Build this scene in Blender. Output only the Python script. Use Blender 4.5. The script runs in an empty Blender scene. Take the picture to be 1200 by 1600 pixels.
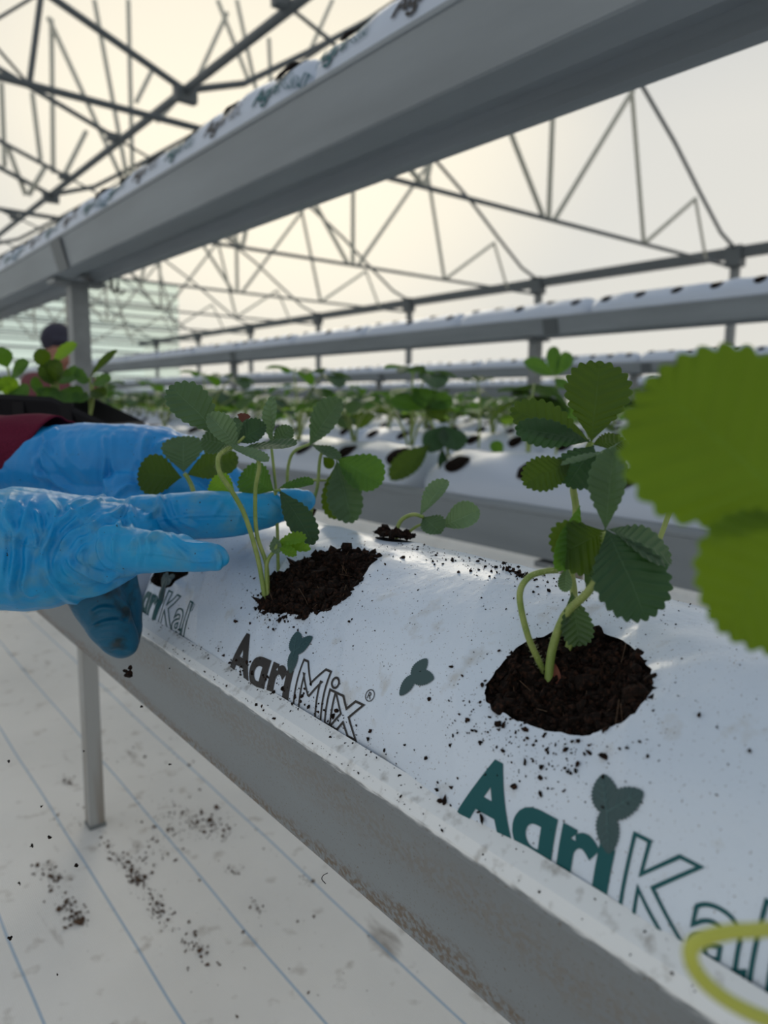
import bpy, bmesh, math, random
import numpy as np
from mathutils import Vector, noise, Matrix

# ------------------------------------------------------------------ camera
F = 1150.0; CX, CY = 600.0, 800.0; CAMZ = 0.66
B = np.array([[0.78167865, -0.07921282, 0.6186306],
              [-0.62353874, -0.12047166, 0.77245454],
              [0.01333915, -0.98955137, -0.14356239]])
scene = bpy.context.scene
C = scene.collection
cam_data = bpy.data.cameras.new('camera')
cam = bpy.data.objects.new('camera', cam_data); C.objects.link(cam)
M = Matrix(((B[0, 0], -B[0, 1], -B[0, 2], 0), (B[1, 0], -B[1, 1], -B[1, 2], 0),
            (B[2, 0], -B[2, 1], -B[2, 2], CAMZ), (0, 0, 0, 1)))
cam.matrix_world = M
cam_data.sensor_fit = 'AUTO'; cam_data.sensor_width = 36.0
cam_data.lens = F * 36 / 1600
cam_data.clip_start = 0.02; cam_data.clip_end = 300
cam_data.dof.use_dof = True
cam_data.dof.focus_distance = 0.42
cam_data.dof.aperture_fstop = 7.6
scene.camera = cam

# ------------------------------------------------------------------ world
world = bpy.data.worlds.new('overcast_sky'); scene.world = world
world.use_nodes = True
wn = world.node_tree.nodes; wl = world.node_tree.links
wn.clear()
w_out = wn.new('ShaderNodeOutputWorld'); bg = wn.new('ShaderNodeBackground')
tc = wn.new('ShaderNodeTexCoord'); sep = wn.new('ShaderNodeSeparateXYZ')
wl.new(tc.outputs['Generated'], sep.inputs[0])
ramp = wn.new('ShaderNodeValToRGB')
ramp.color_ramp.elements[0].position = 0.0; ramp.color_ramp.elements[0].color = (0.20, 0.20, 0.20, 1)
ramp.color_ramp.elements[1].position = 1.0; ramp.color_ramp.elements[1].color = (0.34, 0.43, 0.55, 1)
for p, c in ((0.47, (0.30, 0.29, 0.28, 1)), (0.50, (0.83, 0.82, 0.77, 1)), (0.66, (0.81, 0.80, 0.76, 1)), (0.82, (0.46, 0.51, 0.58, 1))):
    e = ramp.color_ramp.elements.new(p); e.color = c
mr = wn.new('ShaderNodeMapRange'); mr.inputs[1].default_value = -1; mr.inputs[2].default_value = 1
wl.new(sep.outputs[2], mr.inputs[0]); wl.new(mr.outputs[0], ramp.inputs[0])
# veiled sun: broad warm glow around the sun's direction
SUN = Vector((B @ np.array([430 - CX, 60 - CY, F]))).normalized()
dot = wn.new('ShaderNodeVectorMath'); dot.operation = 'DOT_PRODUCT'; dot.inputs[1].default_value = SUN
nrm = wn.new('ShaderNodeVectorMath'); nrm.operation = 'NORMALIZE'
wl.new(tc.outputs['Generated'], nrm.inputs[0]); wl.new(nrm.outputs[0], dot.inputs[0])
mr2 = wn.new('ShaderNodeMapRange'); mr2.inputs[1].default_value = 0.90; mr2.inputs[2].default_value = 1.0
mr2.interpolation_type = 'SMOOTHSTEP'
wl.new(dot.outputs['Value'], mr2.inputs[0])
cn = wn.new('ShaderNodeTexNoise'); cn.inputs['Scale'].default_value = 2.2; cn.inputs['Detail'].default_value = 2
wl.new(tc.outputs['Generated'], cn.inputs['Vector'])
mixn = wn.new('ShaderNodeMix'); mixn.data_type = 'RGBA'; mixn.blend_type = 'MULTIPLY'; mixn.inputs[0].default_value = 0.25
wl.new(ramp.outputs[0], mixn.inputs[6])
cr = wn.new('ShaderNodeValToRGB'); cr.color_ramp.elements[0].position = .35; cr.color_ramp.elements[1].position = .65
cr.color_ramp.elements[0].color = (.78, .82, .88, 1)
wl.new(cn.outputs[0], cr.inputs[0]); wl.new(cr.outputs[0], mixn.inputs[7])
mixg = wn.new('ShaderNodeMix'); mixg.data_type = 'RGBA'; mixg.blend_type = 'ADD'
mixg.inputs[7].default_value = (0.40, 0.31, 0.14, 1)
wl.new(mr2.outputs[0], mixg.inputs[0]); wl.new(mixn.outputs[2], mixg.inputs[6])
wl.new(mixg.outputs[2], bg.inputs[0]); bg.inputs[1].default_value = 1.0
wl.new(bg.outputs[0], w_out.inputs[0])
sun_d = bpy.data.lights.new('veiled_sun', 'SUN'); sun_d.energy = 1.1; sun_d.angle = math.radians(25)
sun_d.color = (1, .93, .8)
sun = bpy.data.objects.new('veiled_sun', sun_d); C.objects.link(sun)
sun.rotation_euler = SUN.to_track_quat('Z', 'Y').to_euler()
sun.location = (0, 0, 12)
scene.view_settings.view_transform = 'Standard'; scene.view_settings.look = 'None'
scene.view_settings.gamma = 1; scene.view_settings.use_curve_mapping = False
scene.view_settings.exposure = 0.0

# ------------------------------------------------------------------ helpers
rng = np.random.default_rng(7); random.seed(7)
def P(px, py, d):
    v = B @ (np.array([px - CX, py - CY, F]) / F * d)
    return Vector((v[0], v[1], v[2] + CAMZ))
def CV(x, y, z):                      # camera-frame direction (right, down, forward) in the world
    return Vector(B @ np.array([x, y, z], float))
def thing(name, label, cat, loc=(0, 0, 0), group=None):
    o = bpy.data.objects.new(name, None); C.objects.link(o); o.location = loc
    o.empty_display_size = .05
    o['label'] = label; o['category'] = cat
    if group: o['group'] = group
    return o
def tag(o, label, cat, group=None):
    o['label'] = label; o['category'] = cat
    if group: o['group'] = group
    return o
def mesh_obj(name, verts, faces, mats, parent=None, smooth=True, uvs=None, fmat=None):
    me = bpy.data.meshes.new(name)
    me.from_pydata([tuple(v) for v in verts], [], faces)
    for m in (mats if isinstance(mats, (list, tuple)) else [mats]): me.materials.append(m)
    if fmat is not None: me.polygons.foreach_set('material_index', fmat)
    if uvs is not None:
        lay = me.uv_layers.new(name='UVMap')
        li = np.empty(len(me.loops), dtype=np.int32); me.loops.foreach_get('vertex_index', li)
        lay.data.foreach_set('uv', np.asarray(uvs, dtype=np.float32)[li].ravel())
    if smooth: me.polygons.foreach_set('use_smooth', [True] * len(me.polygons))
    me.update()
    o = bpy.data.objects.new(name, me); C.objects.link(o)
    if parent is not None:
        o.parent = parent; o.matrix_parent_inverse = parent.matrix_world.inverted() if False else Matrix.Translation(-Vector(parent.location))
    return o
def copy_tree(src, loc=None, rz=None, label=None, scale=None, name=None):
    r = src.copy(); C.objects.link(r)
    if loc is not None: r.location = loc
    if rz is not None: r.rotation_euler = (0, 0, rz)
    if scale is not None: r.scale = (scale,) * 3
    if label: r['label'] = label
    for ch in src.children:
        c = ch.copy(); C.objects.link(c); c.parent = r; c.matrix_parent_inverse = ch.matrix_parent_inverse.copy()
        for g in ch.children:
            q = g.copy(); C.objects.link(q); q.parent = c; q.matrix_parent_inverse = g.matrix_parent_inverse.copy()
    return r
class MB:
    """collects simple solids of ONE piece"""
    def __init__(s): s.v = []; s.f = []; s.uv = []
    def box(s, a, b):
        n = len(s.v); x0, y0, z0 = a; x1, y1, z1 = b
        s.v += [(x0, y0, z0), (x1, y0, z0), (x1, y1, z0), (x0, y1, z0), (x0, y0, z1), (x1, y0, z1), (x1, y1, z1), (x0, y1, z1)]
        s.f += [tuple(n + i for i in q) for q in ((0, 3, 2, 1), (4, 5, 6, 7), (0, 1, 5, 4), (1, 2, 6, 5), (2, 3, 7, 6), (3, 0, 4, 7))]
    def tube(s, pts, r, seg=8, cap=True):
        pts = [Vector(p) for p in pts]
        rr = r if isinstance(r, (list, tuple)) else [r] * len(pts)
        n0 = len(s.v); up = None
        for i, p in enumerate(pts):
            t = (pts[min(i + 1, len(pts) - 1)] - pts[max(i - 1, 0)]).normalized()
            if up is None:
                up = Vector((0, 0, 1)) if abs(t.z) < .9 else Vector((1, 0, 0))
            x = t.cross(up)
            if x.length < 1e-6: x = t.orthogonal()
            x.normalize(); y = x.cross(t).normalized(); up = y
            for k in range(seg):
                a = 2 * math.pi * k / seg
                s.v.append(tuple(p + rr[i] * (math.cos(a) * x + math.sin(a) * y)))
        for i in range(len(pts) - 1):
            for k in range(seg):
                a = n0 + i * seg + k; b = n0 + i * seg + (k + 1) % seg
                s.f.append((a, b, b + seg, a + seg))
        if cap:
            s.f.append(tuple(n0 + k for k in range(seg))[::-1])
            s.f.append(tuple(n0 + (len(pts) - 1) * seg + k for k in range(seg)))
    def build(s, name, m, parent=None, smooth=False, kind=None):
        o = mesh_obj(name, s.v, s.f, m, parent, smooth)
        if kind: o['kind'] = kind
        return o
def spline(pts, n=6):
    pts = [Vector(p) for p in pts]; out = []
    q = [pts[0] * 2 - pts[1]] + pts + [pts[-1] * 2 - pts[-2]]
    for i in range(1, len(q) - 2):
        for k in range(n):
            t = k / n; a, b, c, d = q[i - 1], q[i], q[i + 1], q[i + 2]
            out.append(.5 * ((2 * b) + (c - a) * t + (2 * a - 5 * b + 4 * c - d) * t * t + (3 * b - a - 3 * c + d) * t ** 3))
    out.append(pts[-1]); return out

# ------------------------------------------------------------------ materials
def mat(name, col, rough=.6, metal=0, spec=.5):
    m = bpy.data.materials.new(name); m.use_nodes = True
    b = m.node_tree.nodes['Principled BSDF']
    b.inputs['Base Color'].default_value = (*col, 1); b.inputs['Roughness'].default_value = rough
    b.inputs['Metallic'].default_value = metal; b.inputs['Specular IOR Level'].default_value = spec
    return m
def N(m, t): return m.node_tree.nodes.new(t)
def L(m, a, b): m.node_tree.links.new(a, b)
def noise_mix(m, scale, c1, c2, lo=.4, hi=.6, detail=6, coord='Object', stretch=(1, 1, 1), bump=0, bdist=.002, prev=None):
    """mix two colours by a noise mask; returns the mix node"""
    tcn = N(m, 'ShaderNodeTexCoord'); mp = N(m, 'ShaderNodeMapping'); mp.inputs['Scale'].default_value = stretch
    L(m, tcn.outputs[coord], mp.inputs[0])
    nz = N(m, 'ShaderNodeTexNoise'); nz.inputs['Scale'].default_value = scale; nz.inputs['Detail'].default_value = detail
    L(m, mp.outputs[0], nz.inputs['Vector'])
    r = N(m, 'ShaderNodeMapRange'); r.inputs[1].default_value = lo; r.inputs[2].default_value = hi
    L(m, nz.outputs[0], r.inputs[0])
    mx = N(m, 'ShaderNodeMix'); mx.data_type = 'RGBA'
    L(m, r.outputs[0], mx.inputs[0])
    if prev is not None: L(m, prev, mx.inputs[6])
    else: mx.inputs[6].default_value = (*c1, 1)
    mx.inputs[7].default_value = (*c2, 1)
    b = m.node_tree.nodes['Principled BSDF']
    L(m, mx.outputs[2], b.inputs['Base Color'])
    if bump:
        bp = N(m, 'ShaderNodeBump'); bp.inputs['Strength'].default_value = bump; bp.inputs['Distance'].default_value = bdist
        L(m, nz.outputs[0], bp.inputs['Height']); L(m, bp.outputs[0], b.inputs['Normal'])
    return mx
m_gutter = mat('painted_steel_gutter', (.22, .25, .275), .5, .0)
a = noise_mix(m_gutter, 12, (.225, .255, .28), (.185, .21, .23), .35, .65, stretch=(1, .15, 1))
# earth stains low on the wall

def stain(m, prev, zc, zw, col, scale=18, strength=1.0, stretch=(1, .35, 1)):
    tcn = N(m, 'ShaderNodeTexCoord'); sp = N(m, 'ShaderNodeSeparateXYZ'); L(m, tcn.outputs['Object'], sp.inputs[0])
    mp = N(m, 'ShaderNodeMapping'); mp.inputs['Scale'].default_value = stretch; L(m, tcn.outputs['Object'], mp.inputs[0])
    nz = N(m, 'ShaderNodeTexNoise'); nz.inputs['Scale'].default_value = scale; nz.inputs['Detail'].default_value = 8
    nz.inputs['Roughness'].default_value = .7
    L(m, mp.outputs[0], nz.inputs['Vector'])
    ma = N(m, 'ShaderNodeMath'); ma.operation = 'MULTIPLY_ADD'; ma.inputs[1].default_value = .06; L(m, nz.outputs[0], ma.inputs[0])
    L(m, sp.outputs[2], ma.inputs[2])
    sb = N(m, 'ShaderNodeMath'); sb.operation = 'SUBTRACT'; L(m, ma.outputs[0], sb.inputs[0]); sb.inputs[1].default_value = zc + .03
    ab = N(m, 'ShaderNodeMath'); ab.operation = 'ABSOLUTE'; L(m, sb.outputs[0], ab.inputs[0])
    r = N(m, 'ShaderNodeMapRange'); r.inputs[1].default_value = zw; r.inputs[2].default_value = zw * .2
    r.inputs[3].default_value = 0; r.inputs[4].default_value = strength
    L(m, ab.outputs[0], r.inputs[0])
    n2 = N(m, 'ShaderNodeTexNoise'); n2.inputs['Scale'].default_value = 300; n2.inputs['Detail'].default_value = 3
    L(m, tcn.outputs['Object'], n2.inputs['Vector'])
    r2 = N(m, 'ShaderNodeMapRange'); r2.inputs[1].default_value = .42; r2.inputs[2].default_value = .58; L(m, n2.outputs[0], r2.inputs[0])
    mu = N(m, 'ShaderNodeMath'); mu.operation = 'MULTIPLY'; L(m, r.outputs[0], mu.inputs[0]); L(m, r2.outputs[0], mu.inputs[1])
    mx = N(m, 'ShaderNodeMix'); mx.data_type = 'RGBA'; L(m, mu.outputs[0], mx.inputs[0]); L(m, prev, mx.inputs[6])
    mx.inputs[7].default_value = (*col, 1); L(m, mx.outputs[2], m.node_tree.nodes['Principled BSDF'].inputs['Base Color'])
    return mx
m_gutter_near = mat('soil_marked_steel_gutter', (.2, .22, .24), .5)
b1 = noise_mix(m_gutter_near, 9, (.215, .24, .255), (.175, .19, .20), .35, .65, stretch=(1, .3, 1))
b1 = noise_mix(m_gutter_near, 700, (0, 0, 0), (.13, .105, .08), .63, .70, detail=3, prev=b1.outputs[2])
b1 = stain(m_gutter_near, b1.outputs[2], -.030, .020, (.17, .145, .12), 10, .55)
b1 = stain(m_gutter_near, b1.outputs[2], -.084, .012, (.13, .095, .065), 22)
def sky_lit_lip(m, prev, col=(.72, .74, .75)):  # lip whitened in its colour for the skylight it faces, with scratches
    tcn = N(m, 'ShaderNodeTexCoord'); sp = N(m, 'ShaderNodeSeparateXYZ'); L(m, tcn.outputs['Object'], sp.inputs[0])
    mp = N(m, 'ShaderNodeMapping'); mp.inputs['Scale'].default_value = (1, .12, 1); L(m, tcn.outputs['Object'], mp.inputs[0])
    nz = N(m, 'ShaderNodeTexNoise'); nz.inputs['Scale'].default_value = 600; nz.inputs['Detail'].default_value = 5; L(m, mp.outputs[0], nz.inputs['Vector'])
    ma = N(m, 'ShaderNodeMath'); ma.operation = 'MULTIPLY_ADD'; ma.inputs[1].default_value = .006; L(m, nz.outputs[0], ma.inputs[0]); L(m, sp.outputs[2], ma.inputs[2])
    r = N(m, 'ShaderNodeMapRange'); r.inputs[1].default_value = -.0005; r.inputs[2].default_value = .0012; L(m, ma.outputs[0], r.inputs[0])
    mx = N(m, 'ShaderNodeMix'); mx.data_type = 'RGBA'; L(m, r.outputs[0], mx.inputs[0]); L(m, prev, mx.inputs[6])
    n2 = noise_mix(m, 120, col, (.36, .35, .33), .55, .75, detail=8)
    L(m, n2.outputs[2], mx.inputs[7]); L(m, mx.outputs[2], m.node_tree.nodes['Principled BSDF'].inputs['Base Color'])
sky_lit_lip(m_gutter_near, b1.outputs[2])
m_galv = mat('galvanised_steel', (.19, .21, .22), .45, .1)
noise_mix(m_galv, 14, (.20, .22, .23), (.15, .165, .175), .35, .65)
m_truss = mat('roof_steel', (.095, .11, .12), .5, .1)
m_web = mat('glare_paled_roof_steel', (.42, .42, .36), .6)  # steel paled in its colour for glare of the bright film behind
m_post = mat('galvanised_post', (.33, .33, .31), .45, .2)
noise_mix(m_post, 30, (.36, .37, .37), (.24, .21, .17), .4, .62, stretch=(1, 1, .12))
m_bag = mat('white_film_bag', (.60, .67, .76), .30)
c1 = noise_mix(m_bag, 7, (.60, .675, .77), (.53, .60, .70), .35, .70)
c1 = noise_mix(m_bag, 55, (0, 0, 0), (.40, .39, .36), .60, .80, detail=8, prev=c1.outputs[2])
# fine dust
c1 = noise_mix(m_bag, 900, (0, 0, 0), (.16, .13, .11), .685, .72, detail=2, prev=c1.outputs[2])
bp = N(m_bag, 'ShaderNodeBump'); bp.inputs['Strength'].default_value = .45; bp.inputs['Distance'].default_value = .005
nz = N(m_bag, 'ShaderNodeTexNoise'); nz.inputs['Scale'].default_value = 34; nz.inputs['Detail'].default_value = 5
tcn = N(m_bag, 'ShaderNodeTexCoord'); L(m_bag, tcn.outputs['Object'], nz.inputs['Vector'])
L(m_bag, nz.outputs[0], bp.inputs['Height']); L(m_bag, bp.outputs[0], m_bag.node_tree.nodes['Principled BSDF'].inputs['Normal'])
m_bag_far = mat('white_film_far_bag', (.45, .51, .61), .4)  # same film darkened: shade on the overhead bags put into the colour
m_soil = mat('dark_peat_soil', (.008, .005, .004), .95, spec=.1)
noise_mix(m_soil, 420, (.004, .003, .0025), (.024, .012, .008), .48, .72, bump=.8, bdist=.002)
m_crumb = mat('soil_crumbs', (.02, .011, .008), .95, spec=.15)
noise_mix(m_crumb, 500, (.007, .0045, .0035), (.040, .018, .011), .48, .72)
m_ground = mat('dry_brown_soil', (.10, .065, .045), .95, spec=.1)
m_fibre = mat('pale_root_fibre', (.10, .06, .035), .9)
m_teal = mat('teal_print', (.003, .080, .090), .55, spec=.3)
m_dark = mat('charcoal_print', (.028, .025, .024), .55, spec=.3)
m_emblem = mat('green_grey_emblem_print', (.020, .060, .066), .45)
m_emvein = mat('emblem_vein_print', (.05, .12, .125), .45)
m_floor = mat('white_ground_cover', (.70, .69, .66), .6)
def glove_mat(name, c1, c2, dirty, lo=.56, hi=.74):
    m = mat(name, c1, .42, spec=.35)
    x = noise_mix(m, 22, c1, c2, .40, .66, detail=5)
    x = noise_mix(m, 60, (0, 0, 0), dirty, lo, hi, detail=8, prev=x.outputs[2])
    x = noise_mix(m, 420, (0, 0, 0), (.01, .012, .014), .735, .75, detail=2, prev=x.outputs[2])
    b = m.node_tree.nodes['Principled BSDF']
    n2 = N(m, 'ShaderNodeTexNoise'); n2.inputs['Scale'].default_value = 160; n2.inputs['Detail'].default_value = 4
    t2 = N(m, 'ShaderNodeTexCoord'); L(m, t2.outputs['Object'], n2.inputs['Vector'])
    bpn = N(m, 'ShaderNodeBump'); bpn.inputs['Strength'].default_value = .4; bpn.inputs['Distance'].default_value = .0014
    L(m, n2.outputs[0], bpn.inputs['Height']); L(m, bpn.outputs[0], b.inputs['Normal'])
    return m
m_glove = glove_mat('blue_nitrile_glove', (.001, .225, .52), (.010, .27, .52), (.085, .25, .36), .50, .80)
m_glove2 = glove_mat('blue_nitrile_glove_far', (.008, .21, .52), (.012, .25, .58), (.03, .18, .35), .62, .8)
m_glove3 = glove_mat('shaded_soiled_blue_glove', (.003, .09, .17), (.004, .11, .20), (.01, .03, .04), .50, .66)  # darker blue carries the shade below the palm, besides the soil
m_sleeve = mat('maroon_cloth', (.10, .010, .028), .9, spec=.1)
noise_mix(m_sleeve, 900, (.11, .011, .03), (.075, .008, .022), .4, .6, bump=.4, bdist=.0006)
m_black = mat('black_plastic', (.005, .005, .007), .55, spec=.2)
m_cap = mat('dark_cap_cloth', (.028, .026, .045), .85)
m_skin = mat('skin', (.36, .17, .12), .6)
m_shirt = mat('red_brown_shirt', (.16, .05, .06), .9)
def leaf_mat(name, col, back, trans=.35, vein=.25, seed=0):
    m = bpy.data.materials.new(name); m.use_nodes = True
    nt = m.node_tree; nt.nodes.clear()
    out = N(m, 'ShaderNodeOutputMaterial')
    uv = N(m, 'ShaderNodeUVMap'); uv.uv_map = 'UVMap'
    sp = N(m, 'ShaderNodeSeparateXYZ'); L(m, uv.outputs[0], sp.inputs[0])
    def math_(op, a, b=None, v=None):
        n = N(m, 'ShaderNodeMath'); n.operation = op
        for i, x in enumerate((a, b)):
            if x is None: continue
            if isinstance(x, (int, float)): n.inputs[i].default_value = x
            else: L(m, x, n.inputs[i])
        return n.outputs[0]
    t = math_('ABSOLUTE', math_('SUBTRACT', math_('MULTIPLY', sp.outputs[1], 2), 1.0))
    w = math_('ABSOLUTE', math_('COSINE', math_('MULTIPLY', sp.outputs[0], math.pi)))
    side = math_('SUBTRACT', 1.0, math_('MINIMUM', math_('MULTIPLY', w, 7.0), 1.0))
    mid = math_('SUBTRACT', 1.0, math_('MINIMUM', math_('MULTIPLY', t, 26.0), 1.0))
    veins = math_('MAXIMUM', side, mid)
    rim = math_('GREATER_THAN', t, .965)  # edge lightened below: painted rim highlight for light on its fine hairs
    tcn = N(m, 'ShaderNodeTexCoord')
    nz = N(m, 'ShaderNodeTexNoise'); nz.inputs['Scale'].default_value = 60; nz.inputs['Detail'].default_value = 5
    L(m, tcn.outputs['Object'], nz.inputs['Vector'])
    mx = N(m, 'ShaderNodeMix'); mx.data_type = 'RGBA'
    mx.inputs[6].default_value = (*[c * .6 for c in col], 1); mx.inputs[7].default_value = (*[c * 1.5 for c in col], 1)
    L(m, nz.outputs[0], mx.inputs[0])
    mv = N(m, 'ShaderNodeMix'); mv.data_type = 'RGBA'
    L(m, math_('MAXIMUM', math_('MAXIMUM', math_('MULTIPLY', side, vein), math_('MULTIPLY', mid, .6)), math_('MULTIPLY', rim, .35)), mv.inputs[0]); L(m, mx.outputs[2], mv.inputs[6])
    mv.inputs[7].default_value = (*[min(1, c * 2.2 + .02) for c in col], 1)
    bpn = N(m, 'ShaderNodeBump'); bpn.inputs['Strength'].default_value = .5; bpn.inputs['Distance'].default_value = .0012
    hh = math_('SUBTRACT', math_('MULTIPLY', math_('MINIMUM', w, 1.0), .8), math_('MULTIPLY', mid, .6))
    L(m, hh, bpn.inputs['Height'])
    d = N(m, 'ShaderNodeBsdfPrincipled'); d.inputs['Roughness'].default_value = .5
    d.inputs['Specular IOR Level'].default_value = .25
    L(m, mv.outputs[2], d.inputs['Base Color']); L(m, bpn.outputs[0], d.inputs['Normal'])
    tr = N(m, 'ShaderNodeBsdfTranslucent'); tr.inputs[0].default_value = (*back, 1)
    mt = N(m, 'ShaderNodeMix'); mt.data_type = 'RGBA'; L(m, math_('MULTIPLY', veins, .35), mt.inputs[0])
    mt.inputs[6].default_value = (*back, 1); mt.inputs[7].default_value = (*[c * .45 for c in back], 1)
    L(m, mt.outputs[2], tr.inputs[0])
    ms = N(m, 'ShaderNodeMixShader'); ms.inputs[0].default_value = trans
    L(m, d.outputs[0], ms.inputs[1]); L(m, tr.outputs[0], ms.inputs[2]); L(m, ms.outputs[0], out.inputs[0])
    return m
ml_dark = leaf_mat('leaf_dark', (.026, .055, .012), (.12, .21, .004), .42)
ml_grey = leaf_mat('leaf_grey_green', (.060, .105, .060), (.10, .20, .03), .30)
ml_pale = leaf_mat('leaf_pale_underside', (.12, .19, .11), (.12, .22, .04), .3, .15)
ml_mid = leaf_mat('leaf_mid', (.045, .11, .025), (.14, .32, .015), .40)
ml_young = leaf_mat('leaf_young_bright', (.10, .22, .02), (.35, .60, .02), .45)
ml_near = leaf_mat('leaf_backlit', (.060, .125, .010), (.19, .30, .006), .55, .15)
ml_deep = leaf_mat('leaf_deep_blue_green', (.028, .060, .030), (.05, .16, .02), .25)
m_stem = mat('green_petiole', (.19, .27, .055), .5); noise_mix(m_stem, 90, (.17, .25, .05), (.26, .32, .09), .4, .6)
m_stem_y = mat('yellow_runner', (.42, .44, .06), .5)
m_hair = mat('pale_hairs', (.55, .60, .35), .6)
m_brown = mat('dry_brown_leaf', (.10, .030, .018), .8)
m_sheath = mat('red_brown_sheath', (.16, .045, .025), .7)
# roof film: lets the sky through, scatters a little
m_film = bpy.data.materials.new('clear_roof_film'); m_film.use_nodes = True; m_film.node_tree.nodes.clear()
o_ = N(m_film, 'ShaderNodeOutputMaterial'); t_ = N(m_film, 'ShaderNodeBsdfTransparent'); t_.inputs[0].default_value = (.985, .975, .95, 1)
d_ = N(m_film, 'ShaderNodeBsdfTranslucent'); d_.inputs[0].default_value = (.9, .88, .82, 1)
x_ = N(m_film, 'ShaderNodeMixShader'); x_.inputs[0].default_value = .12
L(m_film, t_.outputs[0], x_.inputs[1]); L(m_film, d_.outputs[0], x_.inputs[2]); L(m_film, x_.outputs[0], o_.inputs[0])
m_panel = bpy.data.materials.new('pale_green_wall_sheet'); m_panel.use_nodes = True; m_panel.node_tree.nodes.clear()
o_ = N(m_panel, 'ShaderNodeOutputMaterial'); t_ = N(m_panel, 'ShaderNodeBsdfTransparent'); t_.inputs[0].default_value = (.80, .96, .91, 1)
d_ = N(m_panel, 'ShaderNodeBsdfTranslucent'); d_.inputs[0].default_value = (.80, .92, .86, 1)
x_ = N(m_panel, 'ShaderNodeMixShader'); x_.inputs[0].default_value = .45
L(m_panel, t_.outputs[0], x_.inputs[1]); L(m_panel, d_.outputs[0], x_.inputs[2]); L(m_panel, x_.outputs[0], o_.inputs[0])

# ------------------------------------------------------------------ SETTING
# floor: woven white ground cover with blue guide lines along the rows
def floor_nodes():
    m = m_floor; nt = m.node_tree; b = nt.nodes['Principled BSDF']
    x = noise_mix(m, 3.0, (.90, .88, .84), (.80, .785, .75), .35, .65, detail=6)
    x = noise_mix(m, 26, (0, 0, 0), (.40, .35, .30), .60, .80, detail=8, prev=x.outputs[2])
    x = noise_mix(m, 10, (0, 0, 0), (.16, .12, .09), .66, .78, detail=9, prev=x.outputs[2], stretch=(1.6, .5, 1))
    tcn = N(m, 'ShaderNodeTexCoord'); sp = N(m, 'ShaderNodeSeparateXYZ'); L(m, tcn.outputs['Object'], sp.inputs[0])
    def mm(op, a, b_=None, c=None):
        n = N(m, 'ShaderNodeMath'); n.operation = op
        for i, q in enumerate((a, b_, c)):
            if q is None: continue
            if isinstance(q, (int, float)): n.inputs[i].default_value = q
            else: L(m, q, n.inputs[i])
        return n.outputs[0]
    wob = N(m, 'ShaderNodeTexNoise'); wob.inputs['Scale'].default_value = 1.5; L(m, tcn.outputs['Object'], wob.inputs['Vector'])
    xx = mm('ADD', sp.outputs[0], mm('MULTIPLY', wob.outputs[0], .02))
    fr = mm('FRACT', mm('DIVIDE', mm('SUBTRACT', xx, .17 - .0595), .119))
    ln = mm('LESS_THAN', mm('ABSOLUTE', mm('SUBTRACT', fr, .5)), .013)
    mx = N(m, 'ShaderNodeMix'); mx.data_type = 'RGBA'; L(m, mm('MULTIPLY', ln, .6), mx.inputs[0]); L(m, x.outputs[2], mx.inputs[6])
    mx.inputs[7].default_value = (.13, .33, .55, 1); L(m, mx.outputs[2], b.inputs['Base Color'])
    # woven tapes
    wv = N(m, 'ShaderNodeTexWave'); wv.inputs['Scale'].default_value = 130; wv.bands_direction = 'X'; L(m, tcn.outputs['Object'], wv.inputs['Vector'])
    bl = N(m, 'ShaderNodeTexNoise'); bl.inputs['Scale'].default_value = 9; bl.inputs['Detail'].default_value = 3; L(m, tcn.outputs['Object'], bl.inputs['Vector'])
    hh = mm('ADD', mm('MULTIPLY', wv.outputs[0], .05), bl.outputs[0])
    bpn = N(m, 'ShaderNodeBump'); bpn.inputs['Strength'].default_value = .5; bpn.inputs['Distance'].default_value = .02
    L(m, hh, bpn.inputs['Height']); L(m, bpn.outputs[0], b.inputs['Normal'])
floor_nodes()
fl = MB(); fl.box((-14, -6, -.05), (16.2, 44, 0)); o = fl.build('floor', m_floor); o['kind'] = 'structure'

YW = 42.0; EX0, EX1 = 3.56, 15.7; EZ = 3.3 + CAMZ
def arch(t):                            # right half-bay profile, t=0 eave .. 1 apex ; returns (dx from eave toward centre, height)
    pts = [(0, 0), (.7, .25), (1.6, .85), (2.6, 1.55), (3.7, 2.2), (4.9, 2.75), (6.07, 3.05)]
    t *= len(pts) - 1; i = min(int(t), len(pts) - 2); f = t - i
    return (pts[i][0] * (1 - f) + pts[i + 1][0] * f, pts[i][1] * (1 - f) + pts[i + 1][1] * f)
def bay_arch(x0, x1, n=12):
    out = []
    for k in range(n + 1):
        dx, dz = arch(k / n); out.append((x0 + dx, EZ + dz))
    for k in range(n - 1, -1, -1):
        dx, dz = arch(k / n); out.append((x1 - dx, EZ + dz))
    return out
BAYS = [(-8.58, 3.56), (3.56, 15.7)]
# roof film (ceiling)
for bi, (x0, x1) in enumerate(BAYS):
    prof = bay_arch(x0, x1); v = []; f = []
    for j, y in enumerate((-6, YW)):
        for (x, z) in prof: v.append((x, y, z + .06))
    n = len(prof)
    for i in range(n - 1): f.append((i, i + 1, n + i + 1, n + i))
    o = mesh_obj('ceiling', v, f, m_film); o['kind'] = 'structure'
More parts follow.
